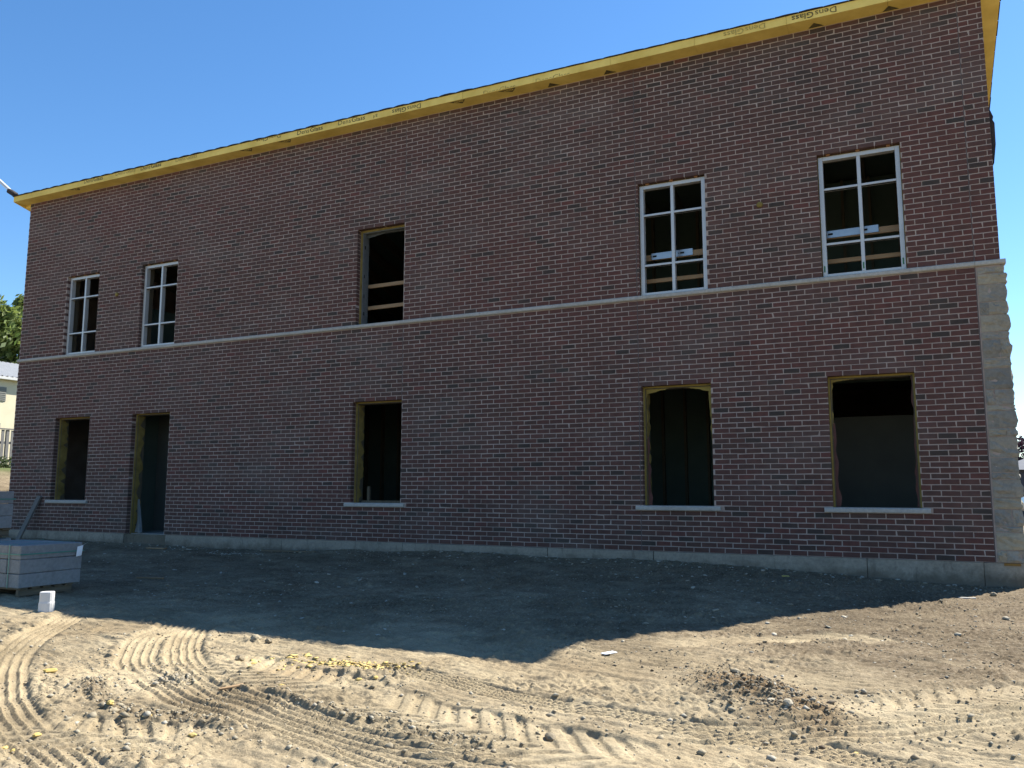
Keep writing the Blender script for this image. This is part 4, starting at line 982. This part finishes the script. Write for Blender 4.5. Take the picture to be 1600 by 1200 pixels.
# shadowbox board fence
FX=-27.; F=empty('board_fence',(FX,0,0),label='weathered grey board fence with gaps on the bank at left',cat='fence')
def fh(y): return float(base_h(np.array([FX]),np.array([y]))[0])
yy=1.0
while yy<13:
    z=fh(yy); m_=MB(); m_.bev((0,yy,z-.05),(.02,yy+.10,2.76+random.uniform(-.012,.012)),.003); m_.build('picket',FENCE,F); yy+=.165
for zz in (1.70,2.30):
    m_=MB(); m_.box((-.045,1,zz),(-.002,13,zz+.08)); m_.build('rail',FENCE,F)
m_=MB(); m_.box((-.03,1,2.775),(.05,13,2.815)); m_.build('cap_rail',FENCE,F)
for py in (1.5,4,6.5,9,11.5):
    m_=MB(); m_.box((-.13,py,fh(py)-.2),(-.047,py+.09,2.77)); m_.build('post',FENCE,F)
def leaves(mb,cx,cy,cz,rx,ry,rz,n,size,clumps,seed):
    rr=np.random.default_rng(seed)
    cen=rr.normal(0,1,(clumps,3)); cen/=np.linalg.norm(cen,axis=1)[:,None]; cen*=rr.uniform(.25,1,(clumps,1))**.6
    for i in range(n):
        c=cen[rr.integers(clumps)]; p_=c+rr.normal(0,.17,3)
        p_=np.array([cx+p_[0]*rx,cy+p_[1]*ry,cz+p_[2]*rz]); d=Vector(rr.normal(0,1,3)).normalized(); a_=d.orthogonal().normalized(); b_=d.cross(a_); s=size*rr.uniform(.6,1.4)
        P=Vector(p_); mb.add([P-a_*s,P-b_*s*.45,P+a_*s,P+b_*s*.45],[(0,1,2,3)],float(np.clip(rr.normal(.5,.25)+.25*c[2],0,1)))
def tree(x,y,z0,h,trunk,crowns,mat,label,cat='tree',name='tree',leaf=.16,seed=1,group=None):
    T=empty(name,(x,y,z0),label=label,cat=cat,group=group); m_=MB()
    m_.tube([(0,0,-.3),(.05,.02,h*.3),(-.04,.05,h*.6),(.03,0,h*.85)],[trunk,trunk*.8,trunk*.5,trunk*.15],9)
    rr=random.Random(seed)
    for c in crowns:
        m_.tube([(0,0,h*.35),(c[0]*.5,c[1]*.5,(h*.35+c[2])/2+.1),(c[0],c[1],c[2])],[trunk*.4,trunk*.22,trunk*.06],6)
    m_.build('trunk',BARK,T); mb=MB()
    for i,(cx,cy,cz,rx,ry,rz,n) in enumerate(crowns): leaves(mb,cx,cy,cz,rx,ry,rz,n,leaf,26,seed*31+i)
    mb.build('crown',mat,T,tone=True)
tree(-39.,14.,1.2,8.6,.22,[(0,-.6,7.2,1.3,1.2,1.6,2300),(-.9,-1.6,6.2,1.3,1.3,1.5,1800),(.5,.6,5.9,1.2,1.2,1.5,2100),(.1,.5,7.9,.55,.5,1.0,700),(-.4,-.3,5.0,1.6,1.7,1.2,2000)],LEAF,'sunlit green leafy tree rising above the metal building roof at left',seed=3)
tree(-37.,14.,1.2,6.0,.2,[(0,.2,4.6,1.2,1.6,1.0,2600),(0,-1.2,4.4,1.2,1.3,1.1,1800)],DLEAF,'dark dense tree just behind the metal building roof',seed=5,leaf=.13)
# vine and grass at the fence foot
for k,(y,lab) in enumerate(((5.2,'leafy green weeds at the foot of the board fence'),)):
    T=empty('weed_clump',(FX+.6,y,fh(y)),label=lab,cat='plant'); mb=MB()
    for j in range(7): leaves(mb,random.uniform(-.2,.3),-2+j*.75,.12+.06*random.random(),.35,.5,.22,420,.05,14,70+j)
    mb.build("foliage",GLEAF,T,tone=True)
    for j in range(12):
        m_=MB(); m_.tube([(0,-2+j*.4,-.1),(.05*random.random(),-2+j*.4,.25)],.008,5); m_.build('stem',BARK,T)
# pale arm with a dark head by the roof corner
LP=empty('light_pole',(-20.6,.9,0),label='pale arm with a dark head reaching in beside the left roof corner',cat='light pole')
zg=float(base_h(np.array([-20.6]),np.array([.9]))[0])
m_=MB(); m_.tube([(0,0,zg-.2),(0,0,9.0)],[.09,.055],10); m_.build('pole',ROOFM,LP)
m_=MB(); m_.tube([(0,0,8.9),(1.2,-.35,8.35),(3.2,-1.0,7.27)],[.05,.045,.035],8); m_.build('arm',PLAST,LP)
mm=Matrix.Translation((3.33,-1.04,7.19))@Matrix.Rotation(R(29),4,'Y'); m_=MB(); m_.bev((-.14,-.06,-.05),(.13,.06,.05),.02,m=mm); m_.build('lamp_head',SHING,LP)

# ------------------------------------------------------------------ right background sliver
HS=empty('grey_house',(5.6,31,-.3),label='distant grey house with a hipped roof at the right edge',cat='house')
m_=MB(); m_.box((-2.0,0,0),(9,8,2.0)); m_.build('wall',HOUSEW,HS)
m_=MB(); m_.add([(-2.4,-.4,2.0),(9.4,-.4,2.0),(9.4,8.4,2.0),(-2.4,8.4,2.0),(1.2,4,3.3),(6,4,3.3)],[(0,1,5,4),(1,2,5),(2,3,4,5),(3,0,4),(0,3,2,1)]); m_.build('roof',HOUSER,HS)
for x in (-1.2,.8,3):
    m_=MB(); m_.box((x,-.03,.8),(x+.9,-.002,1.7)); fr=m_.build('window',PLAST,HS); m2=MB(); m2.box((x+.06,-.035,.86),(x+.84,-.031,1.64)); m2.build('pane',GLASS,fr)
tree(5.0,41.,-.3,3.4,.12,[(0,0,3.1,1.3,1.2,.9,1600),(-.5,.3,2.5,1.0,1.0,.9,900)],PLEAF,'purple leaved tree above the distant house roof',seed=9,leaf=.1)
def car(x,y,rz,label):
    K=empty('parked_car',(x,y,float(base_h(np.array([x]),np.array([y]))[0])),rz,label=label,cat='car')
    secs=[(-2.2,.55,.62),(-2.1,.45,.85),(-1.6,.38,.92),(-.9,.36,.96),(0,.36,.97),(.8,.36,.95),(1.5,.38,.88),(2.05,.45,.78),(2.2,.55,.62)]
    m_=MB(); vs=[]; 
    for xx,b_,t_ in secs:
        wv=.86 if abs(xx)<1.9 else .72; vs+=[(xx,-wv*.94,b_-.14),(xx,-wv,b_+.12),(xx,-wv*.95,t_),(xx,wv*.95,t_),(xx,wv,b_+.12),(xx,wv*.94,b_-.14)]
    n=6; m_.add(vs,[(i*n+k,i*n+(k+1)%n,(i+1)*n+(k+1)%n,(i+1)*n+k) for i in range(len(secs)-1) for k in range(n)]+[tuple(range(n-1,-1,-1)),tuple((len(secs)-1)*n+k for k in range(n))]); m_.build('body',CARW,K)
    m_=MB(); cab=[(-1.75,.93,.80),(-1.2,1.42,.66),(.3,1.45,.66),(1.1,.95,.80)]
    vs=[]
    for xx,t_,wv in cab: vs+=[(xx,-wv,t_),(xx,wv,t_)]
    vs+=[(-1.75,-.82,.92),(-1.75,.82,.92),(1.1,-.82,.92),(1.1,.82,.92)]
    m_.add(vs,[(2,3,5,4),(0,1,3,2),(4,5,7,6),(0,2,4,6,10,8),(1,9,11,7,5,3)]); m_.build('roof',CARW,K)
    for s in (-1,1):
        m_=MB(); m_.add([(-1.45,s*.80,1.0),(-1.1,s*.70,1.36),(.2,s*.70,1.38),(.8,s*.80,1.0)],[(0,1,2,3)]); m_.build('window',GLASS,K)
    for xx in (-1.35,1.4):
        for s in (-1,1):
            m_=MB(); m_.tube([(xx,s*.66,.31),(xx,s*.88,.31)],.31,16); wv=m_.build('wheel',TYRE,K); m2=MB(); m2.tube([(xx,s*.86,.31),(xx,s*.885,.31)],.18,12); m2.build('rim',STEEL,wv)
    for s in (-1,1):
        m_=MB(); m_.box((2.12,s*.55-.14,.62),(2.19,s*.55+.14,.72)); m_.build('headlight',PAPER,K)
    return K
car(6.0,27,R(4),'white car parked far off behind the stone corner at the right edge')
